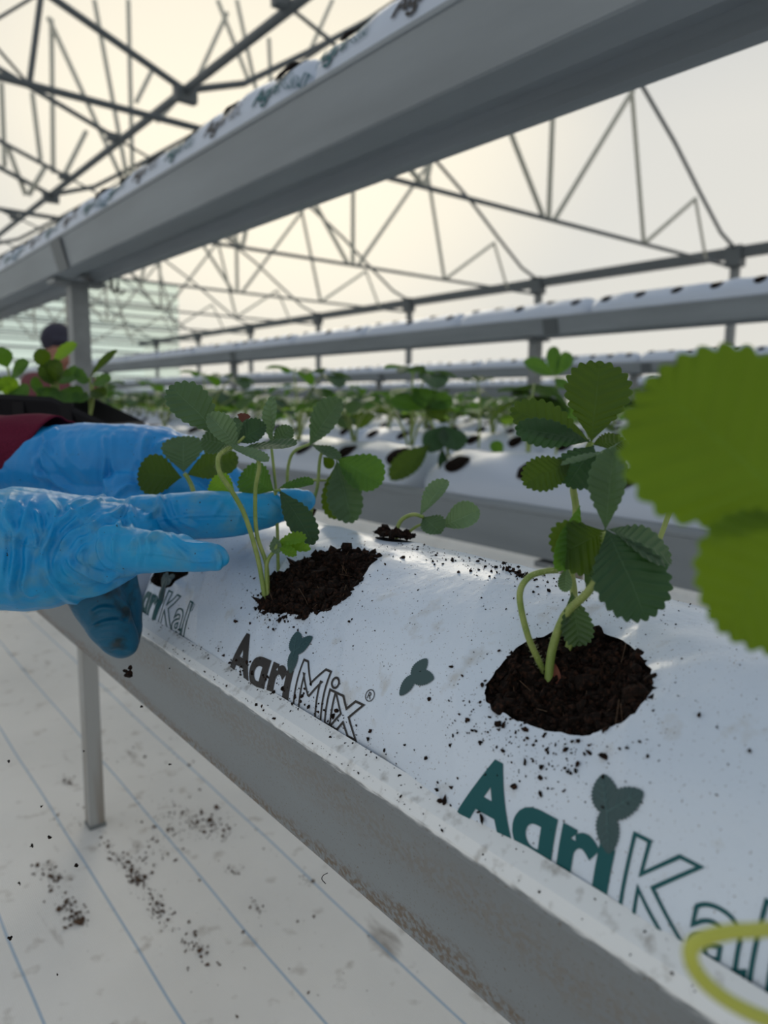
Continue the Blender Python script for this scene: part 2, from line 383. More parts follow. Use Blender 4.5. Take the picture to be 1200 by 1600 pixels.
# side wall at the right and end wall
o = mesh_obj('wall_right', [(15.95, -6, 0), (15.95, YW, 0), (15.95, YW, EZ), (15.95, -6, EZ)], [(0, 1, 2, 3)], m_film); o['kind'] = 'structure'
wall = bpy.data.objects.new('wall_back', None); C.objects.link(wall); wall['kind'] = 'structure'; wall.location = (3.5, YW, 0)
z = 0.0; k = 0
while z < 7.0:
    h = .62
    p = MB(); n = 24; x0, x1 = -8.6, 15.9 + 2.2
    for q in range(9):                    # bulging sheet
        a_ = q / 8; yy = YW + .10 - .16 * math.sin(math.pi * a_)
        p.v += [(x0, yy, z + h * a_), (x1, yy, z + h * a_)]
    for q in range(8): p.f.append((2 * q, 2 * q + 1, 2 * q + 3, 2 * q + 2))
    p.build('wall_sheet', m_panel, wall, True)
    r = MB(); r.box((x0, YW - .05, z - .05), (x1, YW + .08, z + .05)); r.build('wall_rail', m_galv, wall)
    z += h + .06; k += 1
ORDW = ['first', 'second', 'third', 'fourth', 'fifth', 'sixth', 'seventh', 'eighth', 'ninth', 'tenth', 'eleventh', 'twelfth', 'thirteenth', 'fourteenth', 'fifteenth', 'sixteenth', 'seventeenth', 'eighteenth']
ORD = ['nearest', 'second', 'third', 'fourth', 'fifth', 'sixth', 'seventh', 'eighth', 'ninth', 'tenth', 'eleventh', 'twelfth', 'thirteenth', 'fourteenth']
# ------------------------------------------------------------------ roof trusses
def interp_arch(x0, x1, X):
    pr = bay_arch(x0, x1)
    for (a, b) in zip(pr, pr[1:]):
        if a[0] <= X <= b[0]: return a[1] + (b[1] - a[1]) * (X - a[0]) / (b[0] - a[0] + 1e-9)
    return EZ
def make_truss(Y):
    t = thing('roof_truss', 'roof truss', 'truss', (9.6, Y, EZ), 'steel roof trusses')
    zc = EZ - .35
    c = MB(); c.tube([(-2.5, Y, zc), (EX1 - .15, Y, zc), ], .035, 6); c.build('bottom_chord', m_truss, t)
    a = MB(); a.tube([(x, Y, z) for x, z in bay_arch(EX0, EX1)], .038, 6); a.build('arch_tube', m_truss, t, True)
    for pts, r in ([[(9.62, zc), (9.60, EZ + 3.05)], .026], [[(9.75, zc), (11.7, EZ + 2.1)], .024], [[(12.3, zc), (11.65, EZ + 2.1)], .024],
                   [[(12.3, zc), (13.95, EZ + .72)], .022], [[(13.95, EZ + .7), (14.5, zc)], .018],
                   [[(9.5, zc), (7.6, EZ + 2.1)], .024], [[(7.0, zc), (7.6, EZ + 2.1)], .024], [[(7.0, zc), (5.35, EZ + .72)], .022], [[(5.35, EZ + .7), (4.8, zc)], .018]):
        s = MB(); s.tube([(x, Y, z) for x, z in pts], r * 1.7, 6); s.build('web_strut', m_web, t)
    # neighbouring bay: shallow rafter, king post and cross braces
    s = MB(); s.tube([(EX0, Y, EZ), (2.2, Y, EZ + .50)], .036, 6); s.build('rafter', m_truss, t)
    s = MB(); s.tube([(2.2, Y, EZ + .50), (-2.5, Y, EZ + .50)], .036, 6); s.build('top_chord', m_truss, t)
    s = MB(); s.tube([(2.15, Y, EZ + .5), (2.0, Y, zc)], .03, 6); s.build('web_strut', m_truss, t)
    for (xa, xb) in (((2.15, EZ + .5), (1.2, zc)), ((2.0, zc), (1.1, EZ + .5)), ((1.1, EZ + .5), (.2, zc)), ((1.2, zc), (.2, EZ + .5)), ((.2, EZ + .5), (-1.2, zc)), ((.2, zc), (-1.0, EZ + .5))):
        s = MB(); s.tube([(xa[0], Y, xa[1]), (xb[0], Y, xb[1])], .016, 5); s.build('cross_brace', m_truss, t)
    s = MB(); s.box((3.44, Y - .05, EZ - .12), (3.68, Y + .05, EZ + .03)); s.build('eave_bracket', m_truss, t)
    return t
TY = [7.94 + 5.25 * k for k in range(7)]
t0 = make_truss(TY[0])
t0['label'] = 'dark steel roof truss nearest the camera, its lower chord crossing above the upper gutter'
for k in range(1, 7):
    tt = copy_tree(t0, (9.6, TY[k], EZ), label=f'dark steel roof truss, {ORD[k]} from the camera in the row of trusses')
# longitudinal members
def longi(name, x, z, r, label, cat, m=m_truss):
    s = MB(); s.tube([(x, -4, z), (x, YW - .1, z)], r, 8); o = s.build(name, m); tag(o, label, cat); return o
longi('valley_pipe', EX0, EZ, .045, 'long dark pipe running away under the roof above the gutters', 'pipe')
beam = thing('eave_beam', 'long dark eave beam along the right wall carrying the arches', 'beam', (EX1, 20, EZ))
s = MB(); s.box((EX1 - .09, -4, EZ - .16), (EX1 + .09, YW - .1, EZ + .06)); s.build('beam_web', m_truss, beam)
for k in range(-1, 7):
    s = MB(); y = TY[0] + 5.25 * k; s.box((EX1 - .16, y - .16, EZ - .34), (EX1 + .10, y + .16, EZ + .08)); s.build('bracket_plate', m_truss, beam)
longi('roof_purlin', 9.63, EZ + 3.13, .03, 'slim ridge purlin running along the crown of the right roof bay', 'purlin')
longi('roof_purlin', 6.2, EZ + 1.62, .018, 'slim purlin on the left slope of the right roof bay', 'purlin')
# vent racks meeting the valley pipe between the trusses
def vent_rack(Y, lab):
    t = thing('vent_rack', lab, 'vent rack', (EX0, Y, EZ), 'vent racks along the valley pipe')
    s = MB(); s.tube([(EX0 + .02, Y, EZ), (2.15, Y, EZ + .50)], .03, 6); s.build('rack_bar', m_truss, t)
    s = MB(); s.box((EX0 - .16, Y - .05, EZ - .02), (EX0 - .02, Y + .05, EZ + .07)); s.build('pinion_box', m_truss, t)
    s = MB(); s.tube([(EX0 + .02, Y, EZ), (4.3, Y, EZ - .25)], .016, 6); s.build('rack_tail', m_truss, t)
    return t
for i, Y in enumerate((5.8, 9.95, 12.1, 15.3, 17.4, 20.6, 22.7)):
    vent_rack(Y, f'dark vent rack bar meeting the long valley pipe, {ORD[i]} from the camera')
# thin sloping and hanging rods
def pl_(px, py, Y):
    d = B @ np.array([px - CX, py - CY, F]); t = Y / d[1]; return Vector((d[0] * t, Y, d[2] * t + CAMZ))
# slender hangers and struts in the left part of the bay, each in the plane of a truss
HNG = [((147, 0), (200, 287)), ((75, 27), (130, 147)), ((80, 30), (83, 270)), ((200, 0), (207, 280)), ((2, 130), (7, 260)), ((130, 147), (195, 290)), ((50, 145), (63, 250)),
       ((340, 0), (390, 130)), ((370, 0), (400, 140)), ((420, 60), (423, 130)), ((520, 0), (480, 90)), ((460, 18), (522, 66)), ((238, 110), (213, 160)), ((355, 20), (300, 140)), ((10, 225), (40, 305)), ((70, 262), (45, 305)), ((135, 205), (100, 275)), ((245, 190), (290, 140))]
for i, (a_, b_) in enumerate(HNG):
    Y = 13.15 + .05 * (i % 3)
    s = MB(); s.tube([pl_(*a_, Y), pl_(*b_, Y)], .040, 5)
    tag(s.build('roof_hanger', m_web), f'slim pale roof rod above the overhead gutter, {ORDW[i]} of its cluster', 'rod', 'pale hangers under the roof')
# columns under the eaves
col0 = None
for k in range(-1, 7):
    y = TY[0] + 5.25 * k
    if col0 is None:
        col0 = thing('eave_column', '', 'column', (EX1, y, 0), 'columns under the right eave')
        s = MB(); s.box((EX1 - .07, y - .08, 0), (EX1 + .07, y + .08, EZ - .16)); s.build('shaft', m_galv, col0)
        s = MB(); s.box((EX1 - .1, y - .1, 0), (EX1 + .1, y + .1, .02)); s.build('base_plate', m_galv, col0); c = col0
    else: c = copy_tree(col0, (EX1, y, 0))
    c['label'] = f'grey steel column under the right eave, {ORD[k+1]} from the camera'


# ------------------------------------------------------------------ gutters
LIPZ = CAMZ - .185                       # lower lip height
UPZ = CAMZ + .50
def gutter_mesh(y0, y1):
    # outer profile, x from centre, z from lip
    o = [(-.1035, .0085), (-.1120, .0035), (-.1150, -.0010), (-.1150, -.0060), (-.1115, -.0080), (-.0915, -.0900), (-.0880, -.0930), (-.0420, -.1000), (-.0360, -.0840), (-.0300, -.0740)]
    outer = o + [(-x, z) for x, z in o[::-1]]
    th = .0022
    inn = [(-.1035, .0063), (-.1100, .0018), (-.1125, -.0020), (-.1085, -.0080), (-.0890, -.0885), (-.0860, -.0905), (-.0440, -.0970), (-.0375, -.0815), (-.0310, -.0715)]
    inner = inn + [(-x, z) for x, z in inn[::-1]]
    loop = outer + inner[::-1]
    n = len(loop); v = []; f = []
    for y in (y0, y1): v += [(x, y, z) for x, z in loop]
    for i in range(n): f.append((i, (i + 1) % n, n + (i + 1) % n, n + i))
    k = len(outer); q = len(inner)
    return v, f
GV, GF = gutter_mesh(-1.6, 41)
def gutter(xc, zl, label, m=m_gutter, y0=-1.6, y1=41, name='growing_gutter', cat='gutter'):
    v, f = gutter_mesh(y0, y1)
    me_v = [(x, y, z) for x, y, z in v]
    o = mesh_obj(name, me_v, f, m, None, False); o.location = (xc, 0, zl)
    tag(o, label, cat, 'steel growing gutters'); return o
LOWX = [.323 + .8325 * k for k in range(18)]
UPROWS = [(.795, UPZ), (3.48, UPZ), (6.16, UPZ - .085), (8.84, UPZ - .18), (11.5, UPZ - .20), (14.2, UPZ - .2)]
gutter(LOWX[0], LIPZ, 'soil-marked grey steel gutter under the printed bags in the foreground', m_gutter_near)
for k, x in enumerate(LOWX[1:]):
    gutter(x, LIPZ, f'low grey gutter of white bags, {ORDW[k]} row behind the foreground gutter')
for k, (x, z) in enumerate(UPROWS):
    gutter(x, z, 'large raised grey gutter crossing overhead from upper right to left' if k == 0 else f'raised grey gutter on posts, {ORDW[k-1]} raised row beyond the overhead one')
# joint sleeves on the raised rows and posts
def post(x, y, ztop, w, lab, grp, foot=True):
    t = thing('support_post', lab, 'post', (x, y, 0), grp)
    s = MB(); s.box((x - w / 2, y - w / 2, .004), (x + w / 2, y + w / 2, ztop - .012)); s.build('post_shaft', m_post if ztop < .7 else m_galv, t)
    s = MB(); s.box((x - w * .56, y - w * .56, 0), (x + w * .56, y + w * .56, .006)); s.build('foot_plate', m_galv, t)
    s = MB(); s.box((x - .085, y - w * .7, ztop - .012), (x + .085, y + w * .7, ztop - .0005)); s.build('cradle', m_galv, t)
    return t
gb = -.0995
post(LOWX[0], 1.12, LIPZ + gb, .023, 'short galvanised post under the foreground gutter, standing on the white ground cover', 'posts under the low gutters')
post(LOWX[0], 4.9, LIPZ + gb, .032, 'short galvanised post under the foreground gutter, far behind the gloved hands', 'posts under the low gutters')
for k in range(1, 6):
    for j, y in enumerate((1.0 + .3 * (k == 1) - .15, 4.8)):
        if k == 1 and j == 0: y = .86
        post(LOWX[k], y, LIPZ + gb, .032, f'short post under the {["first","second","third","fourth","fifth"][k-1]} low gutter behind the foreground one, {"near" if j == 0 else "far"} one of its pair', 'posts under the low gutters')
for k, (x, z) in enumerate(UPROWS[:5]):
    for j in range(4):
        y = (2.68, 2.93, 4.0, 5.6, 6.5)[k] + 3.84 * j
        post(x, y, z + gb, .058, (('tall grey post carrying the overhead gutter, ' if k == 0 else f'tall grey post carrying the {["first","second","third","fourth"][k-1]} raised gutter beyond the overhead one, ') + f'{ORD[j]} to the camera' if j == 0 else ('tall grey post carrying the overhead gutter, ' if k == 0 else f'tall grey post carrying the {["first","second","third","fourth"][k-1]} raised gutter beyond the overhead one, ') + f'{ORD[j]} from the camera'), 'posts under the raised gutters')
        s = MB(); xx = x - .1165
        s.v = [(xx, y - .24, z - .008), (xx, y - .14, z - .008), (xx + .024, y - .14, z - .094), (xx + .024, y - .24, z - .094),
               (xx - .004, y - .24, z - .008), (xx - .004, y - .14, z - .008), (xx + .020, y - .14, z - .097), (xx + .020, y - .24, z - .097)]
        s.f = [(0, 3, 2, 1), (4, 5, 6, 7), (0, 1, 5, 4), (1, 2, 6, 5), (2, 3, 7, 6), (3, 0, 4, 7)]
        if j < 2: tag(s.build('joint_clip', m_truss), f'dark joint strap on the side of the {["overhead","first far raised","second far raised","third far raised","fourth far raised"][k]} gutter by its {ORD[j]} post', 'strap', 'joint straps on the raised gutters')
# hooks hanging beside the first tall post
for j, dx in enumerate((.10, .13)):
    s = MB(); y = 2.55 + j * .02; s.tube([(.795 + dx - .03, y, UPZ - .098), (.795 + dx - .03, y, UPZ - .13), (.795 + dx - .02, y, UPZ - .14), (.795 + dx - .008, y, UPZ - .128)], .004, 6)
    tag(s.build('wire_hook', m_black), f'small dark wire hook under the overhead gutter, {("left","right")[j]} one of two beside the tall post', 'hook', 'wire hooks under the overhead gutter')

# ------------------------------------------------------------------ bags
BA, BBz = .105, .096
XC0, ZC0 = .323, CAMZ - .19
def inv(px, py):                         # where a sight line meets the foreground bag's ideal section: (y, theta)
    d = B @ np.array([px - CX, py - CY, F]); zc = ZC0 - CAMZ
    A = (d[0] / BA) ** 2 + (d[2] / BBz) ** 2; Bq = -2 * (d[0] * XC0 / BA ** 2 + d[2] * zc / BBz ** 2); Cc = (XC0 / BA) ** 2 + (zc / BBz) ** 2 - 1
    disc = Bq * Bq - 4 * A * Cc
    t = (-Bq - math.sqrt(max(disc, 0))) / (2 * A); p = t * d
    return p[1], math.degrees(math.atan2((p[2] - zc) / BBz, (p[0] - XC0) / BA))
BAG0, BAG1 = -.35, .655                   # foreground bag ends
HOLES = []
def defo(y, th, amp=1.0, b0=BAG0, b1=BAG1, seed=0):
    """radial offset of the film"""
    n = noise.noise(Vector((y * 7 + seed, th * .018, 3.3))) * .0050 + noise.noise(Vector((y * 19 + seed, th * .05, 9.1))) * .0018
    # pulled creases running diagonally off the holes
    u = y + th * .0009
    n += -.0016 * abs(math.sin(u * 34 + seed)) ** .7 * amp
    for (hy, ht, hr, dep) in HOLES:                       # gathers radiating from each opening
        dy, dv = y - hy, (th - ht) * .00175; q = math.hypot(dy, dv); aa = math.atan2(dv, dy)
        w_ = math.exp(-max(0, q - hr) / .022) * min(1, q / hr)
        n += .0011 * w_ * noise.noise(Vector((math.cos(aa) * 3.2 + hy * 9, math.sin(aa) * 3.2, 2.0))) * 2
    e = min(y - b0, b1 - y)
    n -= .050 * math.exp(-max(e, 0) / .016)
    return n * amp
def S(y, th, off=0.0, xc=XC0, zc=ZC0, b0=BAG0, b1=BAG1, seed=0, holes=True):
    d = defo(y, th, 1, b0, b1, seed)
    if holes:
        for (hy, ht, hr, dep) in HOLES:
            q = ((y - hy) ** 2 + ((th - ht) * .00175) ** 2) ** .5
            d -= dep * math.exp(-max(0, q - hr) / .018)
    a = math.radians(th)
    ca, sa = math.cos(a), math.sin(a)
    nx, nz_ = ca / BA, sa / BBz; l = math.hypot(nx, nz_); nx /= l; nz_ /= l
    r = d + off
    return Vector((xc + BA * ca + nx * r, y, zc + BBz * sa + nz_ * r))
def smooth_poly(pts, n=10, rag=0.0, seed=1):
    k = len(pts); out = []
    for i in range(k):
        p0, p1, p2, p3 = pts[i - 1], pts[i], pts[(i + 1) % k], pts[(i + 2) % k]
        for j in range(n):
            t = j / n; q = []
            for c in (0, 1):
                a, b, c_, d = p0[c], p1[c], p2[c], p3[c]
                q.append(.5 * (2 * b + (c_ - a) * t + (2 * a - 5 * b + 4 * c_ - d) * t * t + (3 * b - a - 3 * c_ + d) * t ** 3))
            out.append(q)
    out = np.array(out)
    if rag:
        cc = out.mean(0)
        for i, q in enumerate(out):
            f_ = 1 + rag * (noise.noise(Vector((i * .35, seed, 0))) + .6 * noise.noise(Vector((i * 1.1, seed, 5))))
            out[i] = cc + (q - cc) * f_
    return out
K = .00175
def poly_px(pts, **kw):
    return smooth_poly([(lambda q: (q[0], q[1] * K))(inv(*p)) for p in pts], **kw)
hole_near = poly_px([(752, 1080), (770, 1035), (815, 988), (890, 965), (955, 972), (1000, 1010), (1017, 1050), (1000, 1095), (950, 1132), (890, 1143), (820, 1128), (772, 1105)], rag=.03, seed=2)
hole_mid = poly_px([(409, 948), (424, 908), (462, 878), (510, 857), (552, 855), (586, 866), (568, 894), (535, 930), (505, 948), (470, 958), (432, 958)], rag=.07, seed=5)
hole_far = poly_px([(228, 905), (236, 892), (262, 884), (285, 886), (292, 895), (275, 902), (262, 915), (245, 916)], rag=.05, seed=8)
polys = [hole_near, hole_mid, hole_far]
for pl, dep in zip(polys, (.004, .002, .002)):
    c = pl.mean(0); r = np.sqrt(((pl - c) ** 2).sum(1)).mean(); HOLES.append((c[0], c[1] / K, r, dep))
# rear row of holes on the far flank
BACK = [(.415, 79), (.56, 77), (.12, 72), (-.1, 72)]
for by, bt in BACK:
    a_ = np.linspace(0, 2 * np.pi, 24, endpoint=False)
    polys.append(np.stack([by + .017 * np.cos(a_) * (1 + .1 * np.sin(3 * a_)), bt * K + .011 * np.sin(a_)], 1))
def inside(pts, poly):
    x, y = pts[:, 0], pts[:, 1]; r = np.zeros(len(pts), bool); n = len(poly); j = n - 1
    for i in range(n):
        xi, yi = poly[i]; xj, yj = poly[j]
        c = ((yi > y) != (yj > y)) & (x < (xj - xi) * (y - yi) / (yj - yi + 1e-15) + xi)
        r ^= c; j = i
    return r
def snap(pts, poly):
    a = poly; b = np.roll(poly, -1, 0); d = b - a; L2 = (d ** 2).sum(1) + 1e-15
    t = np.clip(((pts[:, None] - a[None]) * d[None]).sum(2) / L2, 0, 1)
    q = a[None] + t[..., None] * d[None]
    k = ((pts[:, None] - q) ** 2).sum(2).argmin(1)
    return q[np.arange(len(pts)), k]
def build_bag(name, b0, b1, polys, parent, ny, nt, seed=0, th0=-2, th1=182):
    ys = np.linspace(b0, b1, ny); ts = np.linspace(th0, th1, nt)
    Yg, Tg = np.meshgrid(ys, ts, indexing='ij'); Q = np.stack([Yg.ravel(), Tg.ravel() * K], 1)
    idx = np.arange(ny * nt).reshape(ny, nt)
    f = np.stack([idx[:-1, :-1].ravel(), idx[:-1, 1:].ravel(), idx[1:, 1:].ravel(), idx[1:, :-1].ravel()], 1)
    for pl in polys:
        c = Q[f].mean(1); bb = pl.min(0) - .01, pl.max(0) + .01
        ins = inside(c, pl); keep = f[~ins]; rem = f[ins]
        if not len(rem): continue
        bv = np.intersect1d(keep.ravel(), rem.ravel())
        Q[bv] = snap(Q[bv], pl); f = keep
    used = np.unique(f); remap = -np.ones(len(Q), int); remap[used] = np.arange(len(used))
    f = remap[f]; V = [S(q[0], q[1] / K, 0, b0=b0, b1=b1, seed=seed) for q in Q[used]]
    return mesh_obj(name, V, [tuple(int(k) for k in r) for r in f], m_bag, parent)
def crumbs(name, centres, sizes, m, parent, squash=.6):
    ico = [(0, 0, 1), (.894, 0, .447), (.276, .851, .447), (-.724, .526, .447), (-.724, -.526, .447), (.276, -.851, .447),
           (.724, .526, -.447), (-.276, .851, -.447), (-.894, 0, -.447), (-.276, -.851, -.447), (.724, -.526, -.447), (0, 0, -1)]
    tri = [(0, 1, 2), (0, 2, 3), (0, 3, 4), (0, 4, 5), (0, 5, 1), (1, 6, 2), (2, 7, 3), (3, 8, 4), (4, 9, 5), (5, 10, 1),
           (2, 6, 7), (3, 7, 8), (4, 8, 9), (5, 9, 10), (1, 10, 6), (6, 11, 7), (7, 11, 8), (8, 11, 9), (9, 11, 10), (10, 11, 6)]
    ico = np.array(ico); V = []; Fc = []
    for c, s in zip(centres, sizes):
        A = rng.normal(size=(3, 3)); Qm, _ = np.linalg.qr(A)
        sc = np.array([1, rng.uniform(.45, 1), rng.uniform(.35, .9)]) * s
        p = (ico * (1 + .35 * rng.normal(size=(12, 1)))) * sc @ Qm + np.array(c)
        n = len(V); V.extend(p.tolist()); Fc.extend([(a + n, b + n, d + n) for a, b, d in tri])
    o = mesh_obj(name, V, Fc, m, parent, False); o['kind'] = 'stuff'; return o
def soil_patch(pl, parent, off, bump, seed, n=70, ncr=900, hump=None, big=1.0, ext=1.12):
    lo, hi = pl.min(0) - .004 - (ext - 1.12) * .04, pl.max(0) + .004 + (ext - 1.12) * .04
    us = np.linspace(lo[0], hi[0], n); vs = np.linspace(lo[1], hi[1], n); c = pl.mean(0)
    def h(u, v):
        r = off + bump * (noise.noise(Vector((u * 90, v * 90, seed))) + .6 * noise.noise(Vector((u * 240, v * 240, seed))) + .4 * noise.noise(Vector((u * 520, v * 520, seed))))
        if hump: r += hump(u, v)
        return r
    V = [S(u, v / K, h(u, v)) for u in us for v in vs]
    Q = np.array([(u, v) for u in us for v in vs]); pe = c + (pl - c) * ext
    idx = np.arange(n * n).reshape(n, n)
    f = np.stack([idx[:-1, :-1].ravel(), idx[:-1, 1:].ravel(), idx[1:, 1:].ravel(), idx[1:, :-1].ravel()], 1)
    f = f[inside(Q[f].mean(1), pe)]
    o = mesh_obj('soil', V, [tuple(int(k) for k in r) for r in f], m_soil, parent); o['kind'] = 'stuff'
    cs = []; ss = []
    while len(cs) < ncr:
        q = rng.uniform(lo, hi, size=(1, 2))
        if not inside(q, c + (pl - c) * 1.03)[0]: continue
        u, v = q[0]; s = rng.gamma(1.8, .00062) * big + .0004; s = min(s, .0045)
        cs.append(S(u, v / K, h(u, v) + s * .3)); ss.append(s)
    crumbs('soil_clumps', cs, ss, m_crumb, parent)
    fb = MB()
    for _ in range(int(ncr / 34)):
        q = rng.uniform(lo, hi, size=(1, 2))
        if not inside(q, pl)[0]: continue
        u, v = q[0]; p = S(u, v / K, h(u, v) + .001); d = Vector(rng.normal(size=3)); d.normalize(); ln = rng.uniform(.003, .011)
        d2 = Vector(rng.normal(size=3)) * .3
        fb.tube([p, p + d * ln * .5 + d2 * .002, p + (d + d2 * .5) * ln], .00016, 3, False)
    fo = fb.build('root_fibres', m_fibre, parent, kind='stuff')
near_bag = thing('grow_bag', 'white printed grow bag in the foreground with two open planting holes', 'grow bag', (XC0, .15, LIPZ), 'white grow bags')
build_bag('bag_film', BAG0, BAG1, polys, near_bag, 760, 190)
cA = hole_near.mean(0)
soil_patch(hole_near, near_bag, -.0075, .0045, 3.1, 90, 2300, lambda u, v: .0065 * max(0, math.hypot(u - cA[0], v - cA[1]) / .033 - .55) - .004 * math.exp(-((u - cA[0] + .006) ** 2 + (v - cA[1]) ** 2) / .0002), ext=1.16)
cB = hole_mid.mean(0)
soil_patch(hole_mid, near_bag, -.0015, .0036, 7.7, 90, 2000, lambda u, v: -.007 * math.exp(-(((u - cB[0] + .017) / .016) ** 2 + ((v - cB[1] + .012) / .014) ** 2)), 1.1)
soil_patch(hole_far, near_bag, -.003, .002, 5.7, 40, 300)
for i, pl in enumerate(polys[3:5]):
    soil_patch(pl, near_bag, .001, .002, 11 + i, 30, 260, lambda u, v: .003, 1.0)
# loose crumbs on the film and along the lip
cs = []; ss = []
def scatter(n, cy, cv, ry, rv, smin, smax):
    for _ in range(n):
        y = cy + rng.normal() * ry; v = cv + rng.normal() * rv
        if any(inside(np.array([[y, v]]), p)[0] for p in polys[:3]): continue
        th = v / K
        if th > 172 or th < 60: continue
        s = min(smin + rng.exponential(smax), .0016); cs.append(S(y, th, s * .3)); ss.append(s)
scatter(420, cA[0], cA[1] + .032, .024, .012, .00015, .00032)
scatter(420, cA[0] + .01, cA[1], .040, .030, .00012, .00012)
scatter(420, cB[0] + .008, cB[1] + .026, .018, .008, .00016, .00036)
scatter(380, cB[0], cB[1], .045, .03, .00012, .00014)
scatter(300, .30, 92 * K, .06, .012, .00015, .0004)
scatter(70, .272, 92 * K, .006, .002, .0004, .0008)
scatter(60, .10, 95 * K, .008, .003, .0005, .0008)
scatter(420, .3, 125 * K, .17, .05, .00012, .00012)
scatter(200, .36, 169 * K, .06, .004, .0002, .0004)
for px, py, s in ((944, 1182, .0024), (1092, 1118, .0014), (900, 1205, .0013), (805, 1228, .0016), (820, 1190, .0013), (1005, 1255, .0005), (1172, 1172, .001), (722, 1447, .001), (757, 1278, .0022), (693, 1250, .002), (700, 1252, .002), (1120, 1135, .0007)):
    y, th = inv(px, py)
    if th < 173: cs.append(S(y, th, s * .4)); ss.append(s)
o = crumbs('scattered_soil', cs, ss, m_crumb, None); tag(o, 'dark soil crumbs scattered over the white foreground grow bag', 'soil')
cs = []; ss = []
for _ in range(900):
    y = rng.uniform(.02, 1.0) if rng.random() < .4 else .40 + rng.normal() * .13
    t = rng.random(); x = .2085 + .0105 * t; zz = LIPZ + .0005 + .0080 * t
    s = .00012 + rng.exponential(.00022); s = min(s, .0013); cs.append(Vector((x, y, zz + s * .2))); ss.append(s)
o = crumbs('lip_soil', cs, ss, m_crumb, None); tag(o, 'dark soil crumbs lying along the foreground gutter lip', 'soil')

# ---- lettering
def text_mesh(txt, bold=0.0):
    cu = bpy.data.curves.new('t', 'FONT'); cu.body = txt; cu.size = 1.0; cu.offset = bold; cu.resolution_u = 6
    ob = bpy.data.objects.new('t', cu); C.objects.link(ob)
    dg = bpy.context.evaluated_depsgraph_get(); dg.update()
    me = bpy.data.meshes.new_from_object(ob.evaluated_get(dg)); w = ob.dimensions.x
    C.objects.unlink(ob); bpy.data.objects.remove(ob)
    return me, w
def text_outline(txt, width, bold=0.0):
    me, w = text_mesh(txt, bold); bm = bmesh.new(); bm.from_mesh(me); bmesh.ops.remove_doubles(bm, verts=bm.verts, dist=1e-5)
    be = [e for e in bm.edges if len(e.link_faces) == 1]
    adj = {}
    for e in be:
        a, b = e.verts; adj.setdefault(a, []).append(b); adj.setdefault(b, []).append(a)
    seen = set(); loops = []
    for s in adj:
        if s in seen: continue
        lp = [s]; seen.add(s); cur = s
        while True:
            nx = [q for q in adj[cur] if q not in seen]
            if not nx: break
            cur = nx[0]; seen.add(cur); lp.append(cur)
        loops.append([(v.co.x, v.co.y) for v in lp])
    fc = [f.calc_center_median() for f in bm.faces]
    V = []; Fc = []
    for lp in loops:
        n = len(lp)
        if n < 3: continue
        A = sum(lp[i][0] * lp[(i + 1) % n][1] - lp[(i + 1) % n][0] * lp[i][1] for i in range(n)) / 2
        base = len(V)
        for i in range(n):
            p0 = Vector(lp[i - 1]); p = Vector(lp[i]); p1 = Vector(lp[(i + 1) % n])
            d0 = (p - p0).normalized(); d1 = (p1 - p).normalized(); t = (d0 + d1)
            if t.length < 1e-4: t = d0
            t.normalize(); nn = Vector((-t.y, t.x)); k = 1 / max(.45, nn.dot(Vector((-d0.y, d0.x))))
            V.append((p.x + nn.x * width * k / 2, p.y + nn.y * width * k / 2)); V.append((p.x - nn.x * width * k / 2, p.y - nn.y * width * k / 2))
        for i in range(n):
            a = base + 2 * i; b = base + 2 * ((i + 1) % n); Fc.append((a, b, b + 1, a + 1))
    bm.free()
    return V, Fc, w
def subdiv(V, Fc, mx=.05):
    bm = bmesh.new(); vs = [bm.verts.new((*v[:2], 0)) for v in V]
    for f in Fc:
        try: bm.faces.new([vs[i] for i in f])
        except ValueError: pass
    for _ in range(4):
        es = [e for e in bm.edges if e.calc_length() > mx]
        if not es: break
        bmesh.ops.subdivide_edges(bm, edges=es, cuts=1)
    bmesh.ops.triangulate(bm, faces=bm.faces)
    bm.verts.index_update()
    V = [(v.co.x, v.co.y) for v in bm.verts]; F2 = [tuple(v.index for v in f.verts) for f in bm.faces]; bm.free(); return V, F2
def print_on(name, V, Fc, m, parent, y0, th_base, em, slope=0.0, mapf=None, off=.00035, clip=None, sx=1.0):
    """y0 where the line starts, runs toward -Y; th_base the baseline angle; em size in metres"""
    V, Fc = subdiv(V, Fc)
    mapf = mapf or (lambda y, th, o: S(y, th, o))
    W = []
    for (u, v) in V:
        s = u * em * sx; W.append(mapf(y0 - s, th_base - (v * em) / K + slope * s, off))
    return mesh_obj(name, W, Fc, m, parent)
def me_vf(me): return [(v.co.x, v.co.y) for v in me.vertices], [tuple(p.vertices) for p in me.polygons]
T_agri, w_agri = text_mesh('Aqr\u0131', .034); TA = me_vf(T_agri)
_q, w_aq = text_mesh('Aq', .034); sw = .145      # q plus a hook makes the single-storey g
hk = []; cxh = w_aq - sw - .13; n0 = len(TA[0])
for i in range(13):
    a = -math.pi * i / 12 * .92
    for r_ in (.13 + sw, .13): hk.append((cxh + r_ * math.cos(a) * (1 if r_ > .2 else 1), -.10 + r_ * .75 * math.sin(a)))
TA = (TA[0] + hk, TA[1] + [(n0 + 2 * i, n0 + 2 * i + 1, n0 + 2 * i + 3, n0 + 2 * i + 2) for i in range(12)])
T_mix = text_outline('Mix', .034, .018); T_kal = text_outline('Kal', .034, .018)
T_reg, _w = text_mesh('R', .01); TR = me_vf(T_reg)
